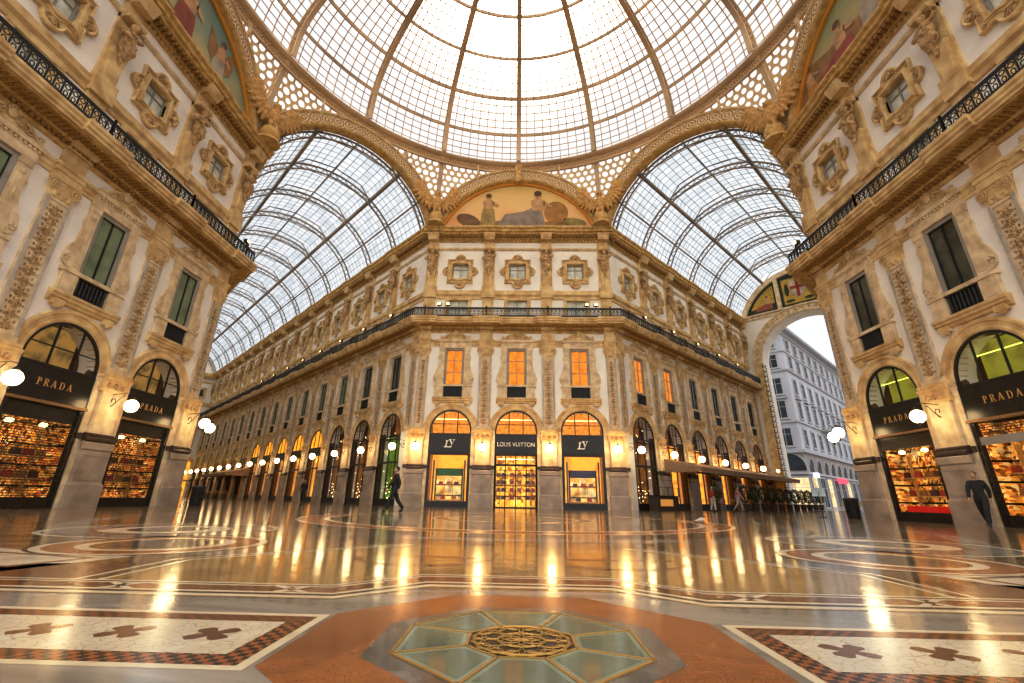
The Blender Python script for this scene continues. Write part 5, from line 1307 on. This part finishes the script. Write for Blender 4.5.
for i in range(len(PN) - 1):
    A_, B_ = PN[i], PN[i + 1]; C_, D_ = PF[i], PF[i + 1]; l = hypot(B_[0] - A_[0], B_[1] - A_[1]); n = max(1, round(l / 1.35))
    for k in range(n + 1):
        t = k / n
        if i in (0,) : t = 1 - k * 1.35 / l * .93 - .3 / l
        if i == 4: t = k * 1.35 / l * .93 + .3 / l
        f = lambda t, u: ((A_[0] * (1 - t) + B_[0] * t) * (1 - u) + (C_[0] * (1 - t) + D_[0] * t) * u, (A_[1] * (1 - t) + B_[1] * t) * (1 - u) + (C_[1] * (1 - t) + D_[1] * t) * u)
        e = .16 / l; w = .05 / l
        if 0 <= t - e and t + e <= 1:
            fl.poly([f(t - e, .36), f(t - e + w, .3), f(t + e, .84), f(t + e - w, .9)], 'cream'); fl.lvl(6.7); fl.poly([f(t + e, .36), f(t + e - w, .3), f(t - e, .84), f(t - e + w, .9)], 'cream')
            fl.lvl(7.5); fl.poly([f(t - w, .6), f(t, .5), f(t + w, .6), f(t, .7)], 'black'); fl.lvl(6)
# medallion surround and checkered panels
fl.lvl(3); fl.poly(octa(1.045), 'red'); fl.lvl(4); fl.poly(octa(.68), 'dgrey')
for s in (-1, 1):
    X = lambda x: .16 + s * x
    for lv, x0, y0, y1, m in ((4, 1.085, -13.85, -12.965, 'cream'), (5, 1.135, -13.80, -13.02, 'check'), (6, 1.25, -13.675, -13.145, 'white')):
        fl.lvl(lv)
        for a, b2 in ((x0, 4.6),): fl.rect(*sorted((X(a), X(b2))), y0, y1, m)
    fl.lvl(7)
    for i in range(7):
        cx, cy = 1.49 + i * .425, -13.39
        for q in (-1, 1):
            fl.lvl(7 + .3 * q); fl.poly([(X(cx + u * cos(q * .78) - v * sin(q * .78)), cy + u * sin(q * .78) + v * cos(q * .78)) for u, v in ((-.12, -.03), (-.09, -.045), (0, -.022), (.09, -.045), (.12, -.03), (.12, .03), (.09, .045), (0, .022), (-.09, .045), (-.12, .03))], 'brown')
fl.build()
g = MB(); 
o = Floor(); 
mbs = MB(); mbs.flat([street(45.5, -60), street(45.5, 40), street(200, 40), street(200, -60)], .012)
mbs.build('street_ground', F['out'])['kind'] = 'structure'
# glass octagon set in the floor
sky = empty('floor_skylight'); sky.location = (CX, CY, 0); tag(sky, 'octagonal glass floor light with brass bars and pierced grille', 'floor light', kind='thing')
M['fglass'] = pbr('floor_glass', (.15, .19, .14), .09, var=.10, scale=3, spec=.8, col2=(.10, .13, .10)); M['brass'] = pbr('brass', (.46, .29, .09), .4, metal=.5, var=.1)
M['frost'] = pbr('floor_glass_edge', (.24, .28, .21), .12, var=.08, scale=3, spec=.8)
O1, O0, OI = octa(.562, 0, 0), octa(.25, 0, 0), octa(.235, 0, 0)
for k in range(8):
    a, b2, c, d = O1[k], O1[(k + 1) % 8], O0[(k + 1) % 8], O0[k]
    MB().add([(p[0], p[1], .0035) for p in (a, b2, c, d)], [(0, 1, 2, 3)]).build('glass_pane', M['frost'], sky)
    m = ((a[0] + b2[0] + c[0] + d[0]) / 4, (a[1] + b2[1] + c[1] + d[1]) / 4)
    MB().add([(m[0] + (p[0] - m[0]) * .80, m[1] + (p[1] - m[1]) * .80, .0042) for p in (a, b2, c, d)], [(0, 1, 2, 3)]).build('glass_centre', M['fglass'], sky)
mb = MB()
for k in range(8):
    for Q in (O1, O0): mb.bar((Q[k][0], Q[k][1], .004), (Q[(k + 1) % 8][0], Q[(k + 1) % 8][1], .004), .014, .006)
    mb.bar((O1[k][0], O1[k][1], .004), (O0[k][0], O0[k][1], .004), .014, .006)
mb.build('brass_bars', M['brass'], sky)
MB().add([(p[0], p[1], .0036) for p in O0], [tuple(range(8))]).build('grille_well', M['black'], sky)
mb = MB()
def fr_ring(cx, cy, r, w=.0036, n=18): mb.tube([(cx + r * cos(2 * pi * i / n), cy + r * sin(2 * pi * i / n), .006) for i in range(n)], w, 5, closed=True)
for k in range(8):
    a = k * pi / 4; fr_ring(.055 * cos(a), .055 * sin(a), .055); fr_ring(.15 * cos(a + pi / 8), .15 * sin(a + pi / 8), .052)
for k in range(16):
    a = k * pi / 8 + pi / 16; fr_ring(.205 * cos(a), .205 * sin(a), .032)
fr_ring(0, 0, .115); fr_ring(0, 0, .225, .007, 32); fr_ring(0, 0, .02)
mb.build('pierced_grille', M['brass'], sky)

# ------------------------------------------------------------------ people
def person(name, loc, rz, label, top, legs, pose='walk', h=1.72, extra=None, hairc='hair', group=None):
    """one continuous body grown from a jointed skeleton, clothed by close-fitting garments"""
    k = h / 1.75; r = empty(name); r.location = loc; r.rotation_euler = (0, 0, rz)
    st = .30 if pose == 'walk' else .06
    J = {'pel': (0, 0, .95), 'wa': (0, 0, 1.10), 'ch': (0, -.01, 1.32), 'nk': (0, -.0, 1.48), 'nk2': (0, -.01, 1.55)}
    for s, sg in (('l', -1), ('r', 1)):
        f = st * sg; 
        J['hip' + s] = (sg * .10, 0, .90); J['kn' + s] = (sg * .11, -f * .55 - (.04 if pose == 'walk' else 0), .50); J['an' + s] = (sg * .11, -f + (.10 if f < 0 else 0), .09 + (.05 if f < 0 and pose == 'walk' else 0)); J['to' + s] = (sg * .12, -f - .15 + (.08 if f < 0 else 0), .035)
        J['sh' + s] = (sg * .19, 0, 1.42)
        if pose == 'carry': J['el' + s] = (sg * .25, -.04, 1.15); J['wr' + s] = (sg * .18, -.26, 1.10); J['ha' + s] = (sg * .13, -.33, 1.11)
        else: J['el' + s] = (sg * .225, f * .45, 1.14); J['wr' + s] = (sg * .205, f * .7 - .10, .90); J['ha' + s] = (sg * .20, f * .75 - .12, .83)
    E_ = [('pel', 'wa'), ('wa', 'ch'), ('ch', 'nk'), ('nk', 'nk2')]
    for s in 'lr': E_ += [('pel', 'hip' + s), ('hip' + s, 'kn' + s), ('kn' + s, 'an' + s), ('an' + s, 'to' + s), ('ch', 'sh' + s), ('sh' + s, 'el' + s), ('el' + s, 'wr' + s), ('wr' + s, 'ha' + s)]
    RD = {'pel': .14, 'wa': .125, 'ch': .15, 'nk': .06, 'nk2': .052, 'hip': .095, 'kn': .06, 'an': .04, 'to': .035, 'sh': .065, 'el': .045, 'wr': .03, 'ha': .036}
    def skin(keys, grow, nm, mat, zcut=None):
        ks = [q for q in J if q in keys]; me = bpy.data.meshes.new(nm)
        me.from_pydata([tuple(c * k for c in J[q]) for q in ks], [(ks.index(a), ks.index(b)) for a, b in E_ if a in ks and b in ks], [])
        o = bpy.data.objects.new(nm, me); COL.objects.link(o); md = o.modifiers.new('s', 'SKIN')
        for i, q in enumerate(ks):
            base = q if q in RD else q[:-1]; rr = (RD[base] + grow.get(base, grow.get('*', 0))) * k
            v = me.skin_vertices[0].data[i]; v.radius = (rr, rr * (.75 if base in ('wa', 'ch', 'pel') else 1)); v.use_root = (q == ks[0])
        o.modifiers.new('d', 'SUBSURF').levels = 2; bpy.context.view_layer.update(); m2 = mesh_of(o); bpy.data.objects.remove(o); m2.name = nm
        m2.materials.clear(); m2.materials.append(mat)
        for p in m2.polygons: p.use_smooth = True
        n = bpy.data.objects.new(nm, m2); COL.objects.link(n); n.parent = r; return n
    body = skin(set(J), {}, 'body', M['skin'])
    # head with face and five-fingered hands joined into the body mesh
    mb = MB(); mb.ell((0, -.015 * k, 1.655 * k), (.078 * k, .097 * k, .118 * k), 16, 12); mb.ell((0, -.118 * k, 1.64 * k), (.013 * k, .02 * k, .022 * k), 8, 6); mb.ell((0, -.098 * k, 1.598 * k), (.026 * k, .012 * k, .008 * k), 8, 4)
    for s in (-1, 1): mb.ell((s * .08 * k, .0, 1.65 * k), (.012 * k, .022 * k, .032 * k), 8, 6); mb.ell((s * .03 * k, -.096 * k, 1.665 * k), (.012 * k, .008 * k, .007 * k), 8, 4)
    for s, sg in (('l', -1), ('r', 1)):
        H = Vector(J['ha' + s]) * k; W_ = Vector(J['wr' + s]) * k; d = (H - W_).normalized(); side = Vector((0, 1, 0)) if pose != 'carry' else Vector((1, 0, 0)); inn = d.cross(side).normalized()
        for i, ln in enumerate((.060, .072, .067, .052)):
            b0 = H + side * (.026 - .0175 * i) * k + d * .02 * k; mb.tube([b0, b0 + d * ln * .5 * k, b0 + (d * .9 * ln + inn * .016) * k], [.009 * k, .0085 * k, .007 * k], 6)
        b0 = H + side * .028 * k - d * .02 * k; mb.tube([b0, b0 + (side * .02 + d * .02) * k, b0 + (side * .026 + d * .05) * k], [.0105 * k, .010 * k, .008 * k], 6)
    hm = mb.mesh('h', M['skin'], True); bm = bmesh.new(); bm.from_mesh(body.data); bm.from_mesh(hm); bm.to_mesh(body.data); bm.free()
    for p in body.data.polygons: p.use_smooth = True
    skin({'hipl', 'knl', 'anl'} | {'hipr', 'knr', 'anr'} | {'pel', 'wa'}, {'*': .018, 'an': .03, 'kn': .022}, 'trousers', legs)
    skin({'pel', 'wa', 'ch', 'nk', 'shl', 'shr', 'ell', 'elr', 'wrl', 'wrr'}, {'*': .022, 'pel': .035, 'nk': .018, 'wr': .014}, 'coat', top)
    skin({'anl', 'tol'}, {'*': .018}, 'shoe', M['shoe']); skin({'anr', 'tor'}, {'*': .018}, 'shoe', M['shoe'])
    mb = MB(); mb.ell((0, .012 * k, 1.685 * k), (.086 * k, .10 * k, .105 * k), 14, 10); mb.v = [(p[0], max(p[1], -.075 * k) if p[2] < 1.72 * k else p[1], max(p[2], 1.60 * k)) for p in mb.v]; mb.build('hair', M[hairc], r, True)
    if extra == 'bag': mb = MB(); mb.box(.27 * k, .33 * k, -.22 * k, .08 * k, .52 * k, .80 * k); mb.tube([(.30 * k, -.15 * k, .8 * k), (.3 * k, -.1 * k, .92 * k), (.3 * k, 0, .92 * k), (.3 * k, .03 * k, .8 * k)], .01, 5); mb.build('shopping_bag', M['cloth_red'], r)
    return tag(r, label, 'person', group, 'thing')
def rw(s, out): return (HW + s * S2 + out * S2, R + s * S2 - out * S2, 0)
def lw_(s, out): return (-HW - s * S2 - out * S2, R + s * S2 - out * S2, 0)
person('person', (-4.83, 3.5, 0), radians(-70), 'person in a dark coat and red scarf striding past the corner pier', M['cloth_black'], M['cloth_black'], 'walk', 1.75)
person('person', (-16.7, 21.6, 0), radians(20), 'small distant person in dark clothes walking in the left arcade', M['cloth_black'], M['cloth_black'], 'walk', 1.72)
person('person', (15.9, .95, 0), radians(-60), 'person in black walking close by the pier between two PRADA windows', M['cloth_black'], M['cloth_black'], 'walk', 1.75)
sc_ = MB(); sc_.tube([(.09 * cos(a), -.01 + .09 * sin(a), 1.47) for a in [i * pi / 5 for i in range(10)]], .035, 6, closed=True); sc_.tube([(.05, -.11, 1.46), (.06, -.15, 1.3), (.05, -.14, 1.12)], [.035, .03, .025], 6)
pp = [o for o in COL.objects if o.name == 'person'][0]; sc_.build('scarf', M['cloth_red'], pp, True)
p5 = rw(5.9, 3.6); person('person', p5, radians(30), 'person in a red jacket and pale trousers standing by the cafe awning', M['cloth_red'], M['cloth_white'], 'stand', 1.68)
p6 = rw(8.4, 4.4); person('person', p6, radians(75), 'person in a dusty pink coat and grey trousers walking before the cafe', M['cloth_pink'], M['cloth_grey'], 'walk', 1.7)
# pigeon
pg = empty('pigeon'); pg.scale = (.72, .72, .72); pg.location = (5.9, -.35, 0); pg.rotation_euler = (0, 0, 1.0); tag(pg, 'small pale pigeon with a dark head on the marble floor', 'bird', kind='thing')
mb = MB(); mb.ell((0, 0, .15), (.075, .13, .085), 12, 8); mb.tube([(0, -.08, .18), (0, -.12, .25)], [.05, .035], 8); mb.tube([(0, .08, .15), (0, .2, .11), (0, .26, .10)], [.06, .035, .03], 6)
for s in (-1, 1): mb.tube([(s * .03, 0, .1), (s * .03, 0, .01), (s * .03, -.04, .006)], .008, 5)
mb.build('body', M['cloth_white'], pg, True); mb = MB(); mb.ell((0, -.135, .275), (.032, .042, .034), 10, 8); mb.tube([(0, -.17, .27), (0, -.2, .262)], [.01, .003], 5); mb.build('head', M['cloth_black'], pg, True)

# ------------------------------------------------------------------ cafe under the right arcade
def make_awning(s0, s1, face, out, label, sg):
    r = empty('cafe_awning'); put(r, face, 0); a, b2 = sorted((sg * s0, sg * s1))
    mb = MB(); mb.add([(a, -.2, 3.75), (b2, -.2, 3.75), (b2, -out, 2.95), (a, -out, 2.95), (a, -.2, 3.7), (b2, -.2, 3.7), (b2, -out, 2.9), (a, -out, 2.9)], [(0, 1, 2, 3), (4, 7, 6, 5), (0, 4, 5, 1), (2, 6, 7, 3), (1, 5, 6, 2), (0, 3, 7, 4)])
    mb.build('canvas', M['awning'], r)
    mb = MB(); n = int((b2 - a) / .3)
    for i in range(n):
        x = a + (b2 - a) * i / n; w = (b2 - a) / n; mb.prism([(x, 2.92), (x + w, 2.92), (x + w, 2.7), (x + w * .75, 2.62), (x + w * .25, 2.62), (x, 2.7)], -out - .02, -out)
    for e in (a, b2):
        for i in range(10):
            y0 = -.2 - (out - .2) * i / 10; y1 = -.2 - (out - .2) * (i + 1) / 10; z0 = 3.75 - .8 * i / 10; z1 = 3.75 - .8 * (i + 1) / 10
            mb.add([(e, y0, z0), (e, y1, z1), (e, y1, 2.72), (e, (y0 + y1) / 2, 2.62), (e, y0, 2.72)], [(0, 1, 2, 3, 4)])
    mb.build('valance', M['awning'], r)
    mb = MB(); mb.box(a, b2, -out - .06, -out + .04, 2.88, 3.0)
    k = int((b2 - a) / B)
    for i in range(k + 1): x = a + .3 + (b2 - a - .6) * i / k; mb.bar((x, -.2, 3.3), (x, -out, 2.9), .05); 
    mb.build('front_bar', M['awning'], r)
    return tag(r, label, 'awning', 'cafe awnings', 'thing')
make_awning(5.3, 28.6, 'rarc', 3.3, 'long beige striped cafe awning along the right arcade', 1)
make_awning(37, 49, 'larc', 3.0, 'distant beige cafe awning in the left arcade', -1)
def make_plant(seed):
    rd = random.Random(seed); r = empty('potted_shrub')
    MB().lathe([(.2, 0), (.24, .02), (.28, .5), (.3, .52), (.3, .56), (.24, .56)], 0, 0, 14).build('pot', M['pot'], r, True)
    mb = MB(); mb.tube([(0, 0, .5), (.02, 0, .9), (0, .02, 1.3)], [.03, .025, .02], 6); mb.build('stem', M['pot'], r)
    mb = MB()
    for i in range(520):
        a, b2 = rd.uniform(0, 2 * pi), math.acos(rd.uniform(-1, 1)); q = rd.uniform(.5, 1) ** .5; z = rd.uniform(-1, 1)
        p = Vector((.42 * q * sin(b2) * cos(a), .42 * q * sin(b2) * sin(a), 1.25 + .68 * q * cos(b2)))
        d = Vector((rd.gauss(0, 1), rd.gauss(0, 1), rd.gauss(.4, 1))).normalized(); u = d.cross(Vector((rd.gauss(0, 1), rd.gauss(0, 1), .3))).normalized() * .035
        mb.add([p, p + d * .07 + u, p + d * .15, p + d * .07 - u], [(0, 1, 2, 3)])
    mb.build('foliage', M['leaf'], r)['kind'] = 'stuff'
    return r
P_p = [Proto(make_plant(1)), Proto(make_plant(2))]
for i in range(11):
    s = 11.6 + i * 2.15; p = P_p[i % 2].get(); put(p, 'rarc', s, -3.7, 0, i * 1.3); tag(p, 'leafy potted shrub edging the cafe, %s from the near end of the row' % ORD[i], 'plant', 'potted shrubs along the cafe', 'thing')
p = P_p[0].get(); put(p, 'rarc', 6.9, -3.4); tag(p, 'round potted shrub standing alone at the near end of the cafe', 'plant', kind='thing')
def make_table():
    r = empty('cafe_table'); MB().lathe([(.36, .74), (.36, .77), (.34, .78)], 0, 0, 20).build('tabletop', M['cloth_white'], r); MB().lathe([(.22, 0), (.22, .03), (.03, .06), (.03, .74), (.1, .74)], 0, 0, 12).build('base', M['iron'], r); return r
def make_chair():
    r = empty('cafe_chair'); MB().box(-.21, .21, -.21, .21, .43, .47).build('seat', M['cloth_red'], r)
    mb = MB(); mb.tube([(-.2, .2, .46), (-.2, .25, .88), (.2, .25, .88), (.2, .2, .46)], .018, 6)
    for i in range(3): mb.bar((-.1 + i * .1, .21, .47), (-.1 + i * .1, .25, .87), .02)
    mb.build('backrest', M['int_side'], r)
    for x in (-1, 1):
        for y in (-1, 1): MB().tube([(x * .18, y * .18, .44), (x * .2, y * .2, 0)], .016, 5).build('leg', M['iron'], r)
    return r
P_t, P_c = Proto(make_table()), Proto(make_chair())
for i in range(5):
    s = 10 + i * 3.6; p = P_t.get(); put(p, 'rarc', s, -2.2); tag(p, 'round white cafe table under the right awning, %s from its near end' % ORD[i], 'table', 'cafe tables', 'thing')
    for q in (-1, 1): p = P_c.get(); put(p, 'rarc', s + q * .62, -2.2, 0, -q * pi / 2); tag(p, 'cafe chair %s side of the %s table under the right awning' % ('near' if q < 0 else 'far', ORD[i]), 'chair', 'cafe chairs', 'thing')
for i in range(5):
    s = 38.5 + i * 2.3; p = P_t.get(); put(p, 'larc', -s, -2.4); tag(p, 'distant white cafe table in the left arcade, %s of its row' % ORD[i], 'table', 'cafe tables', 'thing')
    for q in (-1, 1): p = P_c.get(); put(p, 'larc', -s + q * .62, -2.4, 0, -q * pi / 2); tag(p, 'distant red cafe chair in the left arcade, %s side of the %s table' % ('near' if q > 0 else 'far', ORD[i]), 'chair', 'cafe chairs', 'thing')
# counter and glass screen at the near end of the cafe
ct = empty('cafe_counter'); put(ct, 'rarc', 3.4, -1.2); tag(ct, 'dark cafe counter with a lit menu panel by the corner pier', 'counter', kind='thing')
MB().box(-1.5, 1.5, -.35, .35, 0, .95).build('cabinet', M['pot'], ct); mb = MB(); mb.box(-1.15, .6, -.37, -.35, .3, .75); mb.build('menu_panel', emit_once('menu', (1, .5, .12), .55), ct)
MB().box(-1.55, 1.55, -.4, .4, .95, 1.0).build('worktop', M['black'], ct)
mb = MB()
for x in (-1.5, 0, 1.5): mb.box(x - .02, x + .02, -.38, -.34, 1.0, 1.55)
mb.box(-1.5, 1.5, -.38, -.34, 1.52, 1.56); mb.build('screen_frame', M['iron'], ct); MB().box(-1.5, 1.5, -.365, -.36, 1.0, 1.52).build('screen', M['shopglass'], ct)
# litter bins, small sign
def make_bin():
    r = empty('litter_bin'); MB().lathe([(.26, 0), (.28, .05), (.3, .8), (.33, .86), (.30, .92), (.2, .95)], 0, 0, 18).build('body', M['iron'], r, True); MB().lathe([(.29, .3), (.305, .3), (.31, .36), (.295, .36)], 0, 0, 18).build('band', M['black'], r); return r
P_b = Proto(make_bin())
p = P_b.get(); p.location = (-15.9, 7.9, 0); tag(p, 'dark litter bin at the corner pier of the left building', 'litter bin', 'litter bins', 'thing')
p = P_b.get(); p.location = (16.3, 8.0, 0); tag(p, 'dark litter bin at the corner pier of the right building', 'litter bin', 'litter bins', 'thing')
sg = empty('notice_board'); sg.location = (15.45, 9.0, 0); sg.rotation_euler = (0, 0, -.5); tag(sg, 'small pale blue notice board on a post beside the right litter bin', 'sign', kind='thing')
MB().lathe([(.18, 0), (.18, .02), (.025, .04), (.025, 1.2)], 0, 0, 10).build('post', M['iron'], sg); MB().box(-.28, .28, -.02, .02, 1.0, 1.4).build('board', pbr('blue_white_board', (.55, .66, .74), .5), sg)
br = empty('street_barrier'); a_, b_ = street(60, -.2); br.location = (a_, b_, 0); br.rotation_euler = (0, 0, -pi / 4); tag(br, 'low beige hoarding standing in the street beyond the arch', 'barrier', kind='thing')
MB().box(-3.2, 3.2, -.2, .2, .12, .95).build('panel', pbr('beige_hoarding', (.42, .36, .24), .8), br); MB().box(-3.3, 3.3, -.3, .3, 0, .35).build('kerb', M['palazzo_trim'], br)
# lit goods in the shop windows
def make_bag(col):
    r = empty('handbag'); MB().frustum(0, 0, 0, .24, .17, .07, .14, .05).build('body', col, r); MB().tube([(-.08, 0, .23), (-.07, 0, .36), (0, 0, .41), (.07, 0, .36), (.08, 0, .23)], .012, 6).build('handle', M['brass'], r); return r
bags = [Proto(make_bag(pbr('tan_leather', (.45, .2, .06), .5))), Proto(make_bag(pbr('dark_leather', (.08, .03, .02), .4))), Proto(make_bag(pbr('red_leather', (.5, .05, .03), .45)))]
def place_bags(face, x, spots, y, lab, grp):
    for i, (dx, z) in enumerate(spots):
        p = bags[(i * 7 + int(x)) % 3].get(); put(p, face, x + dx, y, z); tag(p, lab, 'handbag', grp, 'thing')
for s, nm in ((-1, 'left'), (1, 'right')): place_bags('front', s * B, [(-.55, 1.42), (.0, 1.42), (.55, 1.42), (-.35, .5), (.4, .5)], .36, 'handbag displayed in the %s monogram boutique window' % nm, 'handbags in the %s boutique window' % nm)
place_bags('front', 0, [(dx, z) for z in (.57, 1.07, 1.57, 2.07) for dx in (-1.2, -.85, -.25, .25, .85, 1.2)], .60, 'handbag on the lit shelves behind the central boutique door', 'handbags behind the central door')
for face, x, nm in (('left', B, 'PRADA window nearest the left arcade'), ('left', 0, 'middle PRADA window of the left building'), ('right', -B, 'PRADA window nearest the right arcade'), ('right', 0, 'half shuttered PRADA window')):
    place_bags(face, x, [(dx, z) for z in (1.02, 1.77) for dx in (-1.0, -.45, .1, .55, 1.0)], .3, 'handbag on the lit shelves of the ' + nm, 'handbags in the ' + nm)

# ------------------------------------------------------------------ sky, sun glow, added fill light, camera
w = bpy.data.worlds.new('sky'); SC.world = w; w.use_nodes = True; nt = w.node_tree; nt.nodes.clear()
out = nt.nodes.new('ShaderNodeOutputWorld'); bg = nt.nodes.new('ShaderNodeBackground'); L(nt, bg.outputs[0], out.inputs[0])
tc = coords(nt, 'Generated'); sz = N(nt, 'ShaderNodeSeparateXYZ'); L(nt, tc, sz.inputs[0])
rp = N(nt, 'ShaderNodeValToRGB'); e = rp.color_ramp.elements; e[0].position = .0; e[0].color = (.16, .11, .07, 1); e[1].position = 1; e[1].color = (.98, .99, 1, 1)
for p_, c in ((.49, (.30, .20, .12, 1)), (.505, (.78, .86, .98, 1)), (.62, (.88, .93, 1.0, 1)), (.75, (.93, .95, 1, 1))): x = e.new(p_); x.color = c
mr = N(nt, 'ShaderNodeMapRange'); mr.inputs[1].default_value = -1; mr.inputs[2].default_value = 1; L(nt, sz.outputs[2], mr.inputs[0]); L(nt, mr.outputs[0], rp.inputs[0])
cl = N(nt, 'ShaderNodeTexNoise', Scale=3.5, Detail=6); L(nt, tc, cl.inputs['Vector'])
cm = N(nt, 'ShaderNodeMix', data_type='RGBA', blend_type='MULTIPLY'); cm.inputs[0].default_value = .35; L(nt, rp.outputs[0], cm.inputs[6])
cr = N(nt, 'ShaderNodeMapRange'); cr.inputs[1].default_value = .3; cr.inputs[2].default_value = .7; cr.inputs[3].default_value = .75; cr.inputs[4].default_value = 1.1; L(nt, cl.outputs[0], cr.inputs[0])
cc = N(nt, 'ShaderNodeCombineColor'); [L(nt, cr.outputs[0], cc.inputs[i]) for i in range(3)]; L(nt, cc.outputs[0], cm.inputs[7])
SUN = Vector((-.009, .539, .842)).normalized()
dt = N(nt, 'ShaderNodeVectorMath', operation='DOT_PRODUCT'); dt.inputs[1].default_value = SUN; L(nt, tc, dt.inputs[0])
pw = N(nt, 'ShaderNodeMath', operation='POWER'); pw.inputs[1].default_value = 150; mx0 = N(nt, 'ShaderNodeMath', operation='MAXIMUM'); mx0.inputs[1].default_value = 0; L(nt, dt.outputs['Value'], mx0.inputs[0]); L(nt, mx0.outputs[0], pw.inputs[0])
gl = N(nt, 'ShaderNodeMix', data_type='RGBA', blend_type='ADD'); gl.inputs[7].default_value = (20, 17, 12.5, 1); L(nt, pw.outputs[0], gl.inputs[0]); L(nt, cm.outputs[2], gl.inputs[6]); L(nt, gl.outputs[2], bg.inputs[0]); gl.clamp_factor = True
bg.inputs[1].default_value = 1.0
def sun(n, d, e, c, ang):
    l = bpy.data.lights.new(n, 'SUN'); l.energy = e; l.color = c; l.angle = radians(ang); o = bpy.data.objects.new(n, l); COL.objects.link(o); o.rotation_euler = (-Vector(d)).to_track_quat('Z', 'Y').to_euler() if False else Vector(d).to_track_quat('Z', 'Y').to_euler(); return o
sun('added_warm_fill', (0, -.80, .50), 1.8, (1.0, .88, .66), 110)  # soft warm fill added from behind the camera to brighten the facades

cam = bpy.data.cameras.new('camera'); co = bpy.data.objects.new('camera', cam); COL.objects.link(co); SC.camera = co
f_, pitch, yaw, roll = 452.4601, .3596, -.0302, -.0186
r0 = Vector((cos(yaw), -sin(yaw), 0)); f0 = Vector((sin(yaw), cos(yaw), 0)); zz = Vector((0, 0, 1))
fw = f0 * cos(pitch) + zz * sin(pitch); up = -f0 * sin(pitch) + zz * cos(pitch)
cxv = r0 * cos(roll) - up * sin(roll); cyv = r0 * sin(roll) + up * cos(roll)
m = Matrix(((cxv.x, cyv.x, -fw.x, .1203), (cxv.y, cyv.y, -fw.y, -15.8953), (cxv.z, cyv.z, -fw.z, .6327), (0, 0, 0, 1)))
co.matrix_world = m; cam.sensor_width = 36; cam.sensor_fit = 'HORIZONTAL'; cam.lens = f_ * 36 / 1024; cam.shift_x = 6.2412 / 1024; cam.shift_y = -13.4493 / 1024; cam.clip_start = .05; cam.clip_end = 500
SC.view_settings.view_transform = 'Standard'; SC.view_settings.look = 'None'; SC.view_settings.exposure = 0.16
SC.view_settings.use_curve_mapping = True
cv = SC.view_settings.curve_mapping; c_ = cv.curves[3]; c_.points.new(.22, .165); c_.points.new(.72, .765); cv.update()
SC.cycles.max_bounces = 6; SC.cycles.transparent_max_bounces = 16; SC.cycles.diffuse_bounces = 3; SC.cycles.glossy_bounces = 3
SC.cycles.caustics_reflective = False; SC.cycles.caustics_refractive = False; SC.cycles.sample_clamp_indirect = 14
